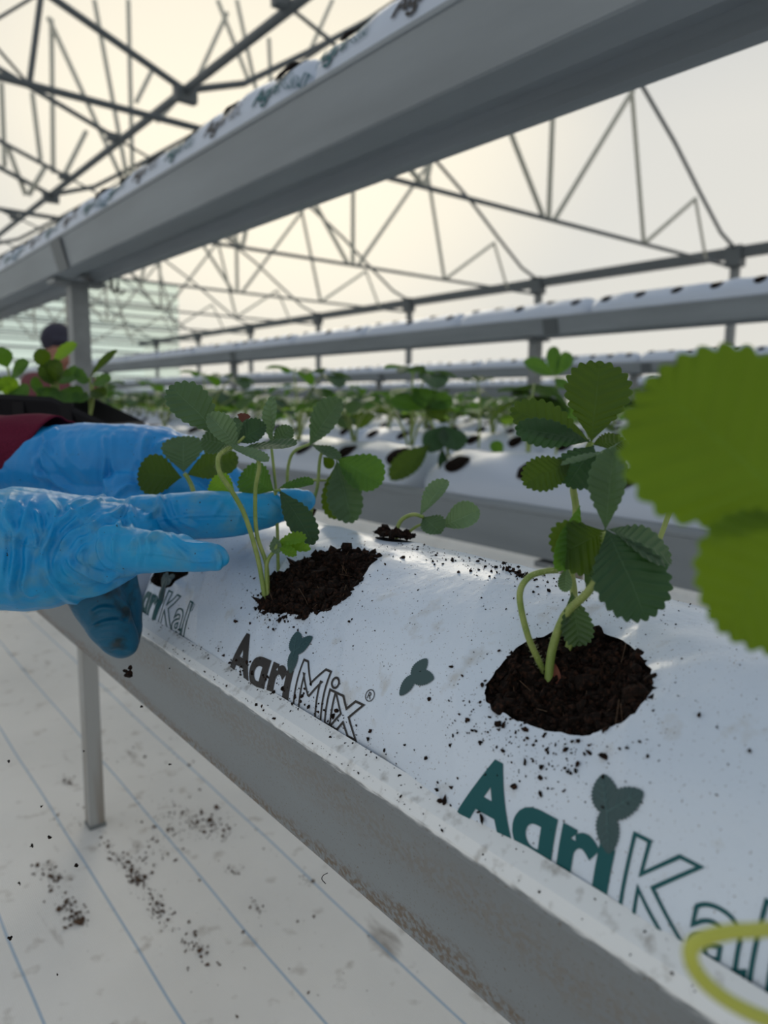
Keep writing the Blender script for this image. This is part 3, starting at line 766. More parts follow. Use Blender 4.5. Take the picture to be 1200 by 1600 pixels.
def ring(r0, r1, n=28):
    V = []; Fc = []
    for i in range(n):
        a = 2 * math.pi * i / n; V += [(r0 * math.cos(a), r0 * math.sin(a)), (r1 * math.cos(a), r1 * math.sin(a))]
    for i in range(n): Fc.append((2 * i, 2 * ((i + 1) % n), 2 * ((i + 1) % n) + 1, 2 * i + 1))
    return V, Fc
def emblem_shape(rot=0, big=1.0):
    """three serrated leaflets: two up, one down"""
    V = []; Fc = []
    for ang, ln, w in ((118, .52, .40), (48, .62, .36), (-72, .55, .34)):
        a = math.radians(ang + rot); d = (math.cos(a), math.sin(a)); n = (-d[1], d[0]); b = len(V); k = 22
        for i in range(k + 1):
            s = i / k; ww = w / 2 * math.sin(math.pi * min(1, s ** .85)) ** .62 * (1 + .07 * (1 if i % 2 else -1))
            if i in (0, k): ww = 0.004
            for sd in (-1, 0, 1): V.append((d[0] * (s * ln - .04) + n[0] * ww * sd, d[1] * (s * ln - .04) + n[1] * ww * sd))
        for i in range(k):
            for j in (0, 1): q = b + 3 * i + j; Fc.append((q, q + 1, q + 4, q + 3))
    return V, Fc
def emblem_veins(rot=0):
    V = []; Fc = []
    for ang, ln, w in ((118, .52, .40), (48, .62, .36), (-72, .55, .34)):
        a = math.radians(ang + rot); d = (math.cos(a), math.sin(a)); n = (-d[1], d[0])
        def seg(p, q, t=.008):
            dx, dy = q[0] - p[0], q[1] - p[1]; l = math.hypot(dx, dy); nx, ny = -dy / l * t, dx / l * t; b = len(V)
            V.extend([(p[0] + nx, p[1] + ny), (p[0] - nx, p[1] - ny), (q[0] - nx * .3, q[1] - ny * .3), (q[0] + nx * .3, q[1] + ny * .3)]); Fc.append((b, b + 1, b + 2, b + 3))
        seg((0, 0), (d[0] * ln * .85, d[1] * ln * .85))
        for s in (.25, .42, .6):
            for sd in (-1, 1):
                seg((d[0] * ln * s, d[1] * ln * s), (d[0] * ln * (s + .17) + n[0] * w * .30 * sd, d[1] * ln * (s + .17) + n[1] * w * .30 * sd), .005)
    return V, Fc
def logo(parent, y0, thb, em, kind, slope=0.0, mapf=None, small=True):
    m = m_teal if kind == 'Kal' else m_dark
    wa = w_agri
    print_on('printed_letters', *TA, m, parent, y0, thb, em, slope, mapf)
    V, Fc, w = T_kal if kind == 'Kal' else T_mix
    V = [(u + wa + .03, v) for u, v in V]
    print_on('printed_outline_letters', V, Fc, m, parent, y0, thb, em, slope, mapf)
    ce = (wa - .21, .76)
    print_on('printed_emblem', *[[(u * .68 + ce[0], v * .68 + ce[1]) for u, v in emblem_shape(0)[0]], emblem_shape(0)[1]], m_emblem, parent, y0, thb, em, slope, mapf, .0006)
    if mapf is None:
        print_on('emblem_veins', *[[(u * .68 + ce[0], v * .68 + ce[1]) for u, v in emblem_veins(0)[0]], emblem_veins(0)[1]], m_emvein, parent, y0, thb, em, slope, mapf, .0008)
    ux = wa + w + .12
    rv, rf = ring(.085, .072); n = len(rv)
    v2 = [(u * .13 - .045, v * .13 - .047) for u, v in TR[0]]
    print_on('registered_mark', [(u + ux, v + .62) for u, v in rv + v2], rf + [tuple(i + n for i in f) for f in TR[1]], m, parent, y0, thb, em, slope, mapf)
EM = .0425
logo(near_bag, .2150, 173.8, EM, 'Kal')
logo(near_bag, .4380, 174.0, EM * .98, 'Mix', slope=-18)
logo(near_bag, .6420, 172.5, EM * .95, 'Kal', slope=-4)
# single small emblem between the words
yy, tt_ = inv(643, 1055)
print_on('printed_emblem', *[[(u * .80, v * .80) for u, v in emblem_shape(-35)[0]], emblem_shape(-35)[1]], m_emblem, near_bag, yy, tt_, EM * .72, 0, None, .0005)

# ---- generic bags for all the other gutters
def gen_bag(zc_off=0, name='grow_bag', holes=((-.4, 128), (-.2, 128), (0, 128), (.2, 128), (.4, 128)), ny=41, nt=17, seed=1):
    v = []; f = []
    def s(y, th, off=0):
        e = .5 - abs(y); a = math.radians(th)
        d = noise.noise(Vector((y * 9 + seed, th * .02, 1))) * .010 * math.sin(math.radians(min(max(th, 12), 168))) ** .7 - .055 * math.exp(-max(e, 0) / .02) + off
        dip = sum(-.006 * math.exp(-((y - hy) ** 2 + ((th - ht) * K) ** 2) / .0012) for hy, ht in holes)
        d += dip
        return Vector(((BA + d) * math.cos(a), y, (BBz + d) * math.sin(a)))
    for i in range(ny):
        y = -.499 + .998 * i / (ny - 1)
        for j in range(nt): v.append(s(y, -2 + 184 * j / (nt - 1)))
    for i in range(ny - 1):
        for j in range(nt - 1):
            q = i * nt + j; f.append((q, q + 1, q + nt + 1, q + nt))
    sv = []; sf = []
    for hy, ht in holes:
        b = len(sv); n = 12; sv.append(s(hy, ht, .010))
        for r_, o_ in ((.6, .009), (1, .003)):
            for k in range(n):
                a = 2 * math.pi * k / n; r = .030 * r_ * (1 + .15 * noise.noise(Vector((k, hy * 9, ht))))
                sv.append(s(hy + r * math.cos(a), ht + r * math.sin(a) / K, o_ + .003 * noise.noise(Vector((k * 3, hy * 9, r_ * 9)))))
        for k in range(n):
            sf.append((b, b + 1 + k, b + 1 + (k + 1) % n)); sf.append((b + 1 + k, b + 1 + n + k, b + 1 + n + (k + 1) % n, b + 1 + (k + 1) % n))
    return v, f, sv, sf, s
gv, gf, gsv, gsf, gS = gen_bag()
gv2, gf2, gsv2, gsf2, gS2 = gen_bag(holes=((-.4, 128), (-.2, 100), (0, 128), (.2, 100), (.4, 100)), seed=5)
proto = thing('grow_bag', 'x', 'grow bag', (0, -30, 0), 'white grow bags')
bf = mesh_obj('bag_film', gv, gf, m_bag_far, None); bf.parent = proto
bs = mesh_obj('soil', gsv, gsf, m_soil, None); bs.parent = proto; bs['kind'] = 'stuff'
proto2 = copy_tree(proto); 
for ch in list(proto2.children):
    me = ch.data.copy(); ch.data = me
    me.clear_geometry(); me.from_pydata([tuple(q) for q in (gv2 if ch.name.startswith('bag') else gsv2)], [], gf2 if ch.name.startswith('bag') else gsf2)
    me.polygons.foreach_set('use_smooth', [True] * len(me.polygons))
slots = []
def depth(x, y, z): return float(np.dot(B[:, 2], [x, y, z - CAMZ]))
def pix(x, y, z):
    c = B.T @ np.array([x, y, z - CAMZ]); return CX + F * c[0] / c[2], CY + F * c[1] / c[2], c[2]
for k, x in enumerate(LOWX):
    for j in range(-1, 30):
        y = (1.157 + j if k == 0 else .35 + (k * .37 % 1) + j)
        if k == 0 and j < 0: continue
        slots.append((x, y, LIPZ - .005, 0, k, j))
for k, (x, z) in enumerate(UPROWS):
    for j in range(-1, 36): slots.append((x, .6 + (k * .41 % 1) + j, z + .004, 1, k, j))
vis = []
for s_ in slots:
    x, y, z, up, k, j = s_
    pts = [pix(x, y + q, z) for q in (-.6, 0, .6)]
    if any(p[2] > .25 and -150 < p[0] < 1350 and -150 < p[1] < 1750 for p in pts): vis.append((max(.3, depth(x, y, z)), s_))
vis.sort(key=lambda t: t[0])
bag_spots = []
ORDX = ORD + ['fifteenth', 'sixteenth', 'seventeenth', 'eighteenth', 'nineteenth', 'twentieth'] + [f'{n}th' for n in range(21, 60)]
cnt = {}
farV = []; farF = []; fsV = []; fsF = []
for i, (d, (x, y, z, up, k, j)) in enumerate(vis):
    if i < 280:
        key = (up, k); cnt[key] = cnt.get(key, 0) + 1; n = cnt[key]
        rowname = ('the overhead gutter' if k == 0 else f'the {ORDW[k-1]} raised gutter beyond it') if up else ('the foreground gutter past the gloved hands' if k == 0 else f'the {ORDW[k-1]} low gutter behind the foreground one')
        lab = f'white grow bag, {"nearest" if n == 1 else ORDX[n-1]} along {rowname}'
        r = copy_tree(proto if (i + k) % 2 or (up and k == 0) else proto2, (x, y, z), label=lab)
        bag_spots.append((x, y, z, up, k, r))
    else:
        b = len(farV)
        for v in gv[::1]: farV.append((v[0] + x, v[1] + y, v[2] + z))
        farF += [tuple(q + b for q in f) for f in gf]
        b = len(fsV)
        for v in gsv: fsV.append((v[0] + x, v[1] + y, v[2] + z))
        fsF += [tuple(q + b for q in f) for f in gsf]
for p_ in (proto, proto2):
    for ch in list(p_.children): bpy.data.objects.remove(ch)
    bpy.data.objects.remove(p_)
if farV:
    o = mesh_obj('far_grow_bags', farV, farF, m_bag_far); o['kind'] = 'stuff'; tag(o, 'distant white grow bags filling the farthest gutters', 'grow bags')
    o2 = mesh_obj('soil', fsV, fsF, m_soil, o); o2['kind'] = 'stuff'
# lettering on the overhead row (visible flank)
def up_map(y, th, off):
    yc = .6 + math.floor((y - .1) / 1.0) * 1.0
    v = gS(min(max(y - yc, -.49), .49), th, off + .0015)
    return Vector((UPROWS[0][0] + v.x, yc + v.y, UPROWS[0][1] - .005 + v.z))
up_bags = [q for q in bag_spots if q[3] == 1 and q[4] == 0]
for q in up_bags:
    if q[1] > 5: continue
    for j, dy in enumerate((.46, .26, .06, -.14, -.34)):
        y0 = q[1] + dy
        def mp(y, th, off, q=q):
            v = gS(min(max(y - q[1], -.49), .49), th, off + .0025); return Vector((q[0] + v.x, q[1] + v.y, q[2] + v.z))
        logo(q[5], y0, 165, .046, 'Mix' if j % 2 else 'Kal', mapf=mp)

# ------------------------------------------------------------------ leaves and plants
def leaflet(name, base, tip, width, face, m, parent, fold=.25, bend=.15, nteeth=8, ripple=.02, seed=0, wshape=.62, twist=0.0, ns=None, nt=5, tooth=.09, cup=0.0):
    base = Vector(base); tip = Vector(tip); ax = tip - base; Ln = ax.length; ax.normalize()
    n = Vector(face); n = (n - ax * n.dot(ax)); n.normalize(); side = n.cross(ax).normalized()
    ns = ns or nteeth * 6 + 8; pk = wshape; hw = width / 2
    def wf(s):
        if s < pk: return math.sin((max(s, 0) / pk) ** 1.12 * math.pi / 2)
        return max(0, 1 - ((s - pk) / (1 - pk)) ** 2.2) ** .5
    O = []
    for i in range(ns + 1):
        s = math.sin(i / ns * math.pi / 2); O.append((s * Ln, hw * wf(s) + (.0004 if i == 0 else 0)))
    arc = [0]
    for a, b in zip(O, O[1:]): arc.append(arc[-1] + math.hypot(b[0] - a[0], b[1] - a[1]))
    a0 = .22 * arc[-1]; X = [(q - a0) / (arc[-1] - a0) * (nteeth + .5) for q in arc]
    amp = tooth * width * .66; rows = []; mprev = 0
    for i in range(ns + 1):
        p0, p1 = O[max(i - 1, 0)], O[min(i + 1, ns)]
        tx, ty = p1[0] - p0[0], p1[1] - p0[1]; l = math.hypot(tx, ty) + 1e-9; nx, ny = -ty / l, tx / l
        if i == ns: nx, ny = 1, 0
        else: nx, ny = (ty / l * -1, tx / l)
        x = X[i]; f1 = x - math.floor(x); lean = (f1 ** 1.5) if x < nteeth else f1; sc = (abs(math.sin(math.pi * lean)) ** .75 - .55) * amp * min(1, max(0, (x + .3) * 2)) if x > -.3 else 0
        e = (O[i][0] + nx * sc, max(O[i][1] + ny * sc, 0) if i < ns else 0)
        mm_ = max(mprev, O[i][0] * .97 - .42 * O[i][1]); mm_ = min(mm_, Ln * .97); mprev = mm_
        rows.append((mm_ if i < ns else Ln * .985, e, x))
    V = []; UV = []; Fc = []
    for i, (mr_, e, x) in enumerate(rows):
        for j in range(-nt, nt + 1):
            t = abs(j) / nt; sg = -1 if j < 0 else 1
            u = mr_ + (e[0] - mr_) * t; v_ = e[1] * t * sg; s = u / Ln
            q = -math.cos(2 * math.pi * x) * t * (1 - t * .6) * ripple * Ln * .55 if nt > 2 else 0
            hgt = fold * abs(v_) + q + ripple * Ln * noise.noise(Vector((s * 2.5 + seed, v_ / (hw + 1e-6) * 1.6, seed))) * 1.6 - cup * v_ * v_ / (hw + 1e-6)
            bz = -bend * Ln * (s ** 2) + bend * Ln * .25 * s
            V.append(base + ax * u + side * v_ + n * (hgt + bz + twist * s * v_)); UV.append((x, (t * sg + 1) / 2))
    m_ = 2 * nt + 1
    for i in range(ns):
        for j in range(m_ - 1):
            q = i * m_ + j; Fc.append((q, q + 1, q + m_ + 1, q + m_))
    return mesh_obj(name, V, Fc, m, parent, True, UV)
def stem(pts, r0, r1, m, parent, name='petiole', seg=10, hairs=0, hair_len=.0022):
    sp = spline(pts, 6); n = len(sp); s = MB(); s.tube(sp, [r0 + (r1 - r0) * i / (n - 1) for i in range(n)], seg)
    o = s.build(name, m, parent, True)
    if hairs:
        h = MB()
        for _ in range(hairs):
            k = rng.integers(0, n - 1); t = rng.random(); p = sp[k].lerp(sp[k + 1], t); d = (sp[k + 1] - sp[k]).normalized()
            q = Vector(rng.normal(size=3)); q = (q - d * q.dot(d)).normalized(); rr = r0 + (r1 - r0) * k / n
            sd = d.cross(q) * .00009; b = len(h.v); tipp = p + q * (rr + hair_len * rng.uniform(.5, 1)) + d * .0004
            h.v += [tuple(p + q * rr * .9 + sd), tuple(p + q * rr * .9 - sd), tuple(tipp)]; h.f.append((b, b + 1, b + 2))
        ho = h.build('stem_hairs', m_hair, o, kind='stuff')
        ho.matrix_parent_inverse = Matrix.Translation(-Vector(parent.location)) @ Matrix.Identity(4) if False else Matrix.Identity(4)
    return o
def plantdef(name, label, base, stems, leaves, group=None, dscale=1.0):
    t = thing(name, label, 'plant', base, group)
    for st in stems:
        pts, r0, r1, m, hr = st
        stem([q if isinstance(q, Vector) else P(*q) for q in pts], r0, r1, m, t, hairs=hr)
    for i, lf in enumerate(leaves):
        b, tp, w, face, m = lf[:5]; kw = lf[5] if len(lf) > 5 else {}
        dd = (b[2] + tp[2]) / 2
        leaflet('leaflet', P(*b), P(*tp), w * dd / F, CV(*face), m, t, seed=i * 3.7 + len(name), **kw)
    return t
# plant between the gloved fingers
D = .50
pb = S(*inv(416, 934), 0)
plantdef('strawberry_plant', 'strawberry seedling held between the blue-gloved fingers, grey-green toothed leaves on hairy stems', pb,
    [([(415, 945, .497), (413, 929, .497), (403, 873, .497), (384, 809, .493), (365, 772, .488), (344, 740, .484), (341, 716, .482), (350, 705, .483), (366, 697, .487)], .0017, .0015, m_stem, 900),
     ([(420, 945, .497), (418, 924, .498), (416, 881, .50), (401, 833, .498), (399, 767, .495), (405, 727, .492), (395, 705, .492)], .0016, .0013, m_stem, 500),
     ([(421, 942, .497), (418, 924, .498), (417, 881, .497), (429, 860, .495), (436, 848, .495)], .0015, .0012, m_stem, 200),
     ([(437, 905, .515), (435, 897, .515), (433, 815, .525), (430, 767, .52)], .0013, .0011, m_stem, 120),
     ([(433, 800, .53), (431, 765, .535), (428, 735, .53), (424, 698, .53)], .0011, .001, m_stem, 0),
     ([(430, 767, .52), (437, 766, .515)], .001, .001, m_stem, 0),
     ([(372, 692, .487), (382, 682, .485)], .0010, .0008, m_stem, 0)],
    [((346, 682, .487), (268, 601, .478), 66, (.35, -.45, -1), ml_grey, dict(fold=.22, bend=.10, wshape=.66, tooth=.10)),
     ((372, 700, .485), (328, 647, .472), 40, (.75, .1, -1), ml_pale, dict(fold=.5, bend=.15, tooth=.08)),
     ((357, 694, .478), (419, 726, .466), 26, (.2, -.9, -.8), ml_pale, dict(fold=.35, bend=-.1)),
     ((366, 698, .492), (314, 684, .492), 44, (0, -.35, -1), ml_grey, dict(fold=.1)),
     ((372, 692, .492), (372, 650, .498), 44, (-.2, -.2, -1), ml_grey, dict(fold=.3)),
     ((371, 692, .490), (412, 662, .486), 42, (.1, -.5, -1), ml_deep, dict(fold=.25)),
     ((373, 700, .486), (464, 697, .476), 42, (.1, -1, -.55), ml_grey, dict(fold=.15, bend=-.05)),
     ((425, 697, .53), (421, 618, .525), 24, (-.6, -.1, -1), ml_pale, dict(fold=.5, bend=.15, ripple=.04)),
     ((426, 698, .53), (454, 668, .525), 30, (.2, -.3, -1), ml_grey, dict(fold=.2)),
     ((436, 766, .517), (491, 846, .500), 44, (.35, -.25, -1), ml_deep, dict(fold=.30, bend=.12)),
     ((434, 764, .518), (489, 748, .52), 26, (0, -.8, -.7), ml_mid, dict(fold=.2, ripple=.035)),
     ((428, 767, .522), (376, 738, .525), 56, (-.1, -.3, -1), ml_mid, dict(fold=.15)),
     ((368, 772, .53), (328, 752, .53), 44, (0, -.2, -1), ml_young, dict(fold=.1)),
     ((433, 848, .495), (476, 838, .487), 24, (-.1, -.7, -.8), ml_young, dict(fold=.3, nteeth=6, tooth=.2)),
     ((434, 850, .495), (482, 855, .485), 18, (0, -.5, -1), ml_young, dict(fold=.2, nteeth=5, tooth=.2)),
     ((434, 852, .494), (461, 866, .484), 16, (0, -.3, -1), ml_young, dict(fold=.3, nteeth=5, tooth=.2)),
     ((428, 838, .497), (434, 864, .492), 20, (-.3, 0, -1), ml_pale, dict(fold=.4, nteeth=5)),
     ])
pl1 = [o for o in C.objects if o.name.startswith('strawberry_plant')][0]
bl = leaflet('dry_leaf_tip', P(380, 662, .496), P(382, 646, .495), 20 * .496 / F, CV(0, -.4, -1), m_brown, pl1, nteeth=3, fold=.2, wshape=.8); bl['label'] = 'curled brown dead leaf tip'
# plant behind the near hand
plantdef('strawberry_plant', 'small dark three-leaflet strawberry plant behind the near gloved finger, in front of the far glove', P(305, 800, .60),
    [([(306, 805, .60), (302, 768, .60), (294, 748, .60), (288, 740, .60)], .0020, .0018, m_stem, 60)],
    [((284, 746, .60), (215, 740, .595), 66, (-.1, -.25, -1), ml_dark, dict(fold=.12, bend=.05, tooth=.06)),
     ((287, 738, .60), (286, 681, .605), 66, (0, -.25, -1), ml_grey, dict(fold=.15, bend=.08, tooth=.06, wshape=.7)),
     ((292, 742, .60), (368, 712, .595), 52, (.1, -.35, -1), ml_dark, dict(fold=.14, tooth=.06))])
# plant right of the fingertips, in a rear hole
plantdef('strawberry_plant', 'blurred strawberry plant just right of the fingertips with drooping leaves over the bag crest', S(.52, 80, 0),
    [([(478, 850, .64), (488, 790, .63), (496, 760, .62), (501, 712, .61), (512, 708, .61), (528, 718, .61)], .0016, .0013, m_stem, 0),
     ([(470, 850, .64), (450, 770, .64), (455, 712, .63), (487, 692, .62)], .0016, .0013, m_stem, 0),
     ([(480, 750, .625), (515, 751, .62)], .0012, .001, m_stem, 0)],
    [((484, 696, .61), (527, 624, .59), 52, (-.55, -.1, -1), ml_grey, dict(fold=.35, bend=.15)),
     ((486, 694, .61), (532, 712, .60), 30, (0, -1, -.6), ml_grey, dict(fold=.1)),
     ((527, 717, .61), (596, 752, .60), 68, (.15, -.5, -1), ml_mid, dict(fold=.15, tooth=.06, bend=.12)),
     ((526, 720, .61), (550, 816, .60), 56, (-.2, -.1, -1), ml_grey, dict(fold=.4, bend=.05)),
     ((527, 722, .615), (523, 812, .62), 44, (.1, 0, -1), ml_dark, dict(fold=.2)),
     ((505, 714, .615), (520, 730, .615), 18, (0, -.2, -1), ml_dark, {})])
# small plant rising over the crest
plantdef('strawberry_plant', 'small low strawberry seedling with folded pale leaves on the bag crest between the two holes', S(.415, 79, 0),
    [([(621, 842, .552), (619, 832, .552), (627, 813, .552), (645, 804, .550), (662, 808, .547)], .0018, .0014, m_stem, 120),
     ([(634, 842, .552), (641, 830, .552), (661, 819, .549), (692, 822, .547)], .0012, .001, m_stem, 60)],
    [((656, 806, .547), (697, 748, .552), 34, (-.7, -.2, -1), ml_pale, dict(fold=.5, bend=.1)),
     ((660, 808, .549), (688, 830, .535), 40, (.1, -.4, -1), ml_grey, dict(fold=.3)),
     ((690, 823, .547), (748, 796, .54), 46, (.1, -.6, -1), ml_pale, dict(fold=.3, bend=.08, tooth=.05))])
# plant in the near hole
p2 = plantdef('strawberry_plant', 'tall strawberry plant rooted in the nearest open hole, upright toothed leaves over drooping ones', S(*inv(862, 1080), -.01),
    [([(855, 1105, .345), (856, 1086, .345), (862, 1019, .345), (883, 961, .34), (917, 927, .33), (936, 895, .325), (946, 850, .32), (948, 832, .318)], .0022, .0016, m_stem, 700),
     ([(874, 1095, .347), (874, 1078, .347), (879, 1040, .35), (894, 990, .352), (897, 932, .352), (892, 880, .352), (900, 800, .35), (896, 760, .348), (910, 720, .347), (924, 690, .345)], .0020, .0015, m_stem, 500),
     ([(853, 1068, .35), (848, 1046, .35), (825, 994, .345), (812, 932, .342), (825, 903, .342), (850, 893, .342), (872, 891, .342)], .0016, .0014, m_stem, 500),
     ([(1010, 900, .37), (1033, 836, .37), (1050, 792, .37), (1080, 730, .37)], .0014, .0012, m_stem, 0),
     ([(900, 775, .35), (890, 745, .35), (884, 732, .345)], .0011, .001, m_stem, 40)],
    [((924, 690, .343), (939, 562, .352), 100, (-.15, -.1, -1), ml_dark, dict(fold=.18, bend=.10, nteeth=8, tooth=.10)),
     ((921, 688, .342), (801, 636, .345), 68, (.1, -.5, -1), ml_dark, dict(fold=.12, bend=.06, nteeth=8, tooth=.12)),
     ((921, 690, .340), (806, 668, .335), 44, (-.3, .2, -1), ml_deep, dict(fold=.05, bend=.0, nteeth=8, tooth=.12)),
     ((893, 722, .34), (822, 752, .33), 58, (.1, -.45, -1), ml_dark, dict(fold=.18, bend=.15, nteeth=9, tooth=.12)),
     ((928, 696, .343), (888, 757, .335), 70, (0, -.5, -1), ml_deep, dict(fold=.1, bend=.1)),
     ((972, 692, .345), (878, 735, .325), 20, (-.2, -1, -.4), ml_pale, dict(fold=.3, bend=-.08)),
     ((926, 694, .345), (985, 690, .35), 50, (.2, -.8, -.7), ml_dark, dict(fold=.1)),
     ((946, 828, .318), (957, 700, .312), 58, (-.7, 0, -1), ml_grey, dict(fold=.5, bend=.08)),
     ((946, 829, .32), (868, 872, .326), 92, (.3, -.15, -1), ml_dark, dict(fold=.1, bend=.18)),
     ((905, 790, .325), (878, 893, .326), 50, (.5, 0, -1), ml_mid, dict(fold=.15, bend=.1)),
     ((947, 828, .316), (1016, 962, .300), 128, (.1, -.45, -1), ml_deep, dict(fold=.12, bend=.16, nteeth=9, tooth=.09, wshape=.58)),
     ((949, 827, .318), (1054, 868, .316), 84, (.2, -.9, -.7), ml_grey, dict(fold=.12, bend=.12)),
     ((893, 925, .338), (906, 1010, .342), 48, (-.2, 0, -1), ml_grey, dict(fold=.5, bend=.05, tooth=.12)),
     ((886, 885, .335), (882, 925, .335), 22, (-.4, 0, -1), ml_pale, dict(fold=.6)),
     ((917, 925, .33), (925, 870, .328), 16, (-.4, 0, -1), ml_grey, dict(fold=.7, nteeth=4)),
     ((1075, 740, .37), (1040, 690, .375), 60, (0, -.3, -1), ml_mid, dict(fold=.2))])
sh = leaflet('sheath', P(876, 1098, .343), P(866, 1038, .344), 16 * .343 / F, CV(-.2, 0, -1), m_sheath, p2, nteeth=2, fold=.5, tooth=0, wshape=.4); sh['label'] = 'reddish brown dry leaf sheath'
# near, out-of-focus plant at the right edge
plantdef('strawberry_plant', 'very close blurred strawberry plant filling the right edge with large backlit leaves', S(.0, 128, -.01),
    [([S(.0, 128, -.015), S(.005, 128, .03), (P(1235, 800, .17) + S(.0, 128, .10)) / 2, (1262, 812, .168)], .0022, .0018, m_stem, 0)],
    [((1262, 815, .168), (1020, 590, .172), 330, (.05, -.25, -1), ml_near, dict(fold=.06, bend=.06, nteeth=10, tooth=.07, wshape=.60, ripple=.006)),
     ((1262, 800, .168), (1138, 985, .160), 250, (.1, .1, -1), ml_near, dict(fold=.08, bend=.1, nteeth=9, tooth=.07, wshape=.6, ripple=.006)),
     ((1262, 800, .168), (1420, 620, .18), 240, (0, -.3, -1), ml_near, dict(fold=.1))])
run = MB(); sp = spline([S(-.004, 126, -.01), S(-.008, 128, .02), (S(-.008, 128, .035) + P(1330, 1440, .17)) / 2] + [P(*q) for q in [(1330, 1440, .17), (1200, 1452, .155), (1130, 1458, .15), (1082, 1478, .148), (1088, 1518, .148), (1135, 1562, .15), (1210, 1598, .155), (1330, 1640, .165)]] + [S(-.03, 150, .012), S(-.045, 145, .003)], 8)
run.tube(sp, .0016, 10); tag(run.build('strawberry_runner', m_stem_y, None, True), 'blurred yellow-green runner looping into the lower right corner', 'runner')

# ---- hand-set plants on the first gutter behind
d1 = 1.62
plantdef('strawberry_plant', 'dark drooping strawberry plant directly behind the small seedling on the bag crest', P(705, 735, d1),
    [([(705, 742, d1), (700, 710, d1), (694, 668, d1)], .0035, .003, m_stem, 0), ([(703, 742, d1), (690, 700, d1), (665, 640, d1)], .003, .0025, m_stem, 0), ([(706, 742, d1), (715, 780, d1 - .05)], .003, .0025, m_stem, 0),
     ([(708, 740, d1), (740, 728, d1 - .02), (775, 735, d1 - .04), (800, 745, d1 - .04)], .002, .002, m_stem, 0)],
    [((694, 665, d1), (715, 700, d1 - .05), 46, (.2, -.4, -1), ml_deep, {}), ((693, 665, d1), (672, 702, d1 - .05), 40, (-.2, -.3, -1), ml_deep, {}), ((690, 660, d1), (676, 628, d1), 36, (0, -.3, -1), ml_dark, {}),
     ((672, 695, d1 - .04), (612, 744, d1 - .1), 40, (0, -.5, -1), ml_dark, {}), ((690, 700, d1), (694, 738, d1 - .05), 16, (0, -.2, -1), ml_deep, {}),
     ((665, 640, d1), (612, 622, d1), 34, (0, -.6, -1), ml_mid, {}), ((665, 640, d1), (655, 606, d1), 34, (0, -.3, -1), ml_mid, {}), ((665, 640, d1), (706, 620, d1), 32, (0, -.5, -1), ml_mid, {}),
     ((714, 770, d1 - .05), (730, 800, d1 - .1), 24, (0, -.3, -1), ml_mid, {})])
plantdef('strawberry_plant', 'single-stemmed pale strawberry leaf rising between two bags behind the tall plant', P(865, 700, 1.85),
    [([(868, 720, 1.85), (872, 640, 1.85), (868, 590, 1.85)], .003, .0025, m_stem, 0)],
    [((868, 588, 1.85), (822, 562, 1.83), 28, (0, -.5, -1), ml_mid, {}), ((868, 588, 1.85), (863, 540, 1.86), 22, (-.4, -.2, -1), ml_mid, {}), ((868, 588, 1.85), (892, 550, 1.86), 24, (.2, -.3, -1), ml_mid, {}), ((868, 590, 1.85), (884, 605, 1.82), 20, (0, -.4, -1), ml_mid, {})])
plantdef('strawberry_plant', 'lone small round strawberry leaf on a short stalk right of the dark drooping plant', P(803, 742, d1),
    [([(803, 748, d1), (795, 725, d1), (783, 712, d1)], .0025, .002, m_stem, 0)],
    [((785, 712, d1), (770, 690, d1), 22, (.2, -.2, -1), ml_mid, {}), ((800, 746, d1), (820, 750, d1 - .03), 20, (0, -1, -.5), ml_grey, {})])
plantdef('strawberry_plant', 'flat-topped strawberry leaf on a thin stalk left of the nearer far post', P(748, 690, 2.3),
    [([(748, 700, 2.3), (750, 640, 2.3), (747, 598, 2.3)], .0025, .002, m_stem, 0)],
    [((747, 598, 2.3), (724, 592, 2.28), 20, (0, -1, -.4), ml_dark, {}), ((747, 598, 2.3), (770, 590, 2.28), 20, (0, -1, -.4), ml_dark, {}), ((747, 598, 2.3), (748, 585, 2.35), 20, (0, -1, -.5), ml_dark, {})])
# ---- background plants
def gen_plant(seed, nl, h, name='strawberry_plant'):
    r = random.Random(seed); t = thing(name, 'x', 'plant', (0, 0, 0), 'strawberry plants on the low gutters')
    mats = [ml_mid, ml_dark, ml_mid, ml_young, ml_grey]
    for i in range(nl):
        a = r.uniform(0, 6.28); ln = h * r.uniform(.6, 1.1); rr = ln * r.uniform(.25, .75)
        tip = Vector((rr * math.cos(a), rr * math.sin(a), ln * r.uniform(.6, 1)))
        s = MB(); s.tube(spline([(0, 0, -.01), (tip.x * .3, tip.y * .3, tip.z * .6), tip], 3), [.002, .0018, .0018, .0016, .0016, .0015, .0015], 5)
        s.build('petiole', m_stem, t, True)
        m = r.choice(mats); az = a + r.uniform(-.4, .4)
        for k, da in enumerate((-1.15, 0, 1.15)):
            d = Vector((math.cos(az + da), math.sin(az + da), r.uniform(-.5, .35))); ll = r.uniform(.036, .055)
            leaflet('leaflet', tip, tip + d * ll, ll * .85, Vector((0, 0, 1)) + d * .2, m, t, ns=12, nt=2, nteeth=4, tooth=.06, fold=r.uniform(.1, .4), bend=r.uniform(.1, .4), seed=seed + i * 3 + k)
    return t
protos = [gen_plant(s, n, h) for s, n, h in ((11, 5, .11), (22, 4, .09), (33, 6, .12), (44, 3, .10), (55, 5, .08))]
lowpts = []
for p_ in protos:                           # merged light version for the far stuff
    V = []; Fc = []
    for ch in p_.children:
        b = len(V); st = 1
        V += [tuple(v.co) for v in ch.data.vertices]; Fc += [tuple(q + b for q in pp.vertices) for pp in ch.data.polygons]
    lowpts.append((V, Fc))
pslots = []
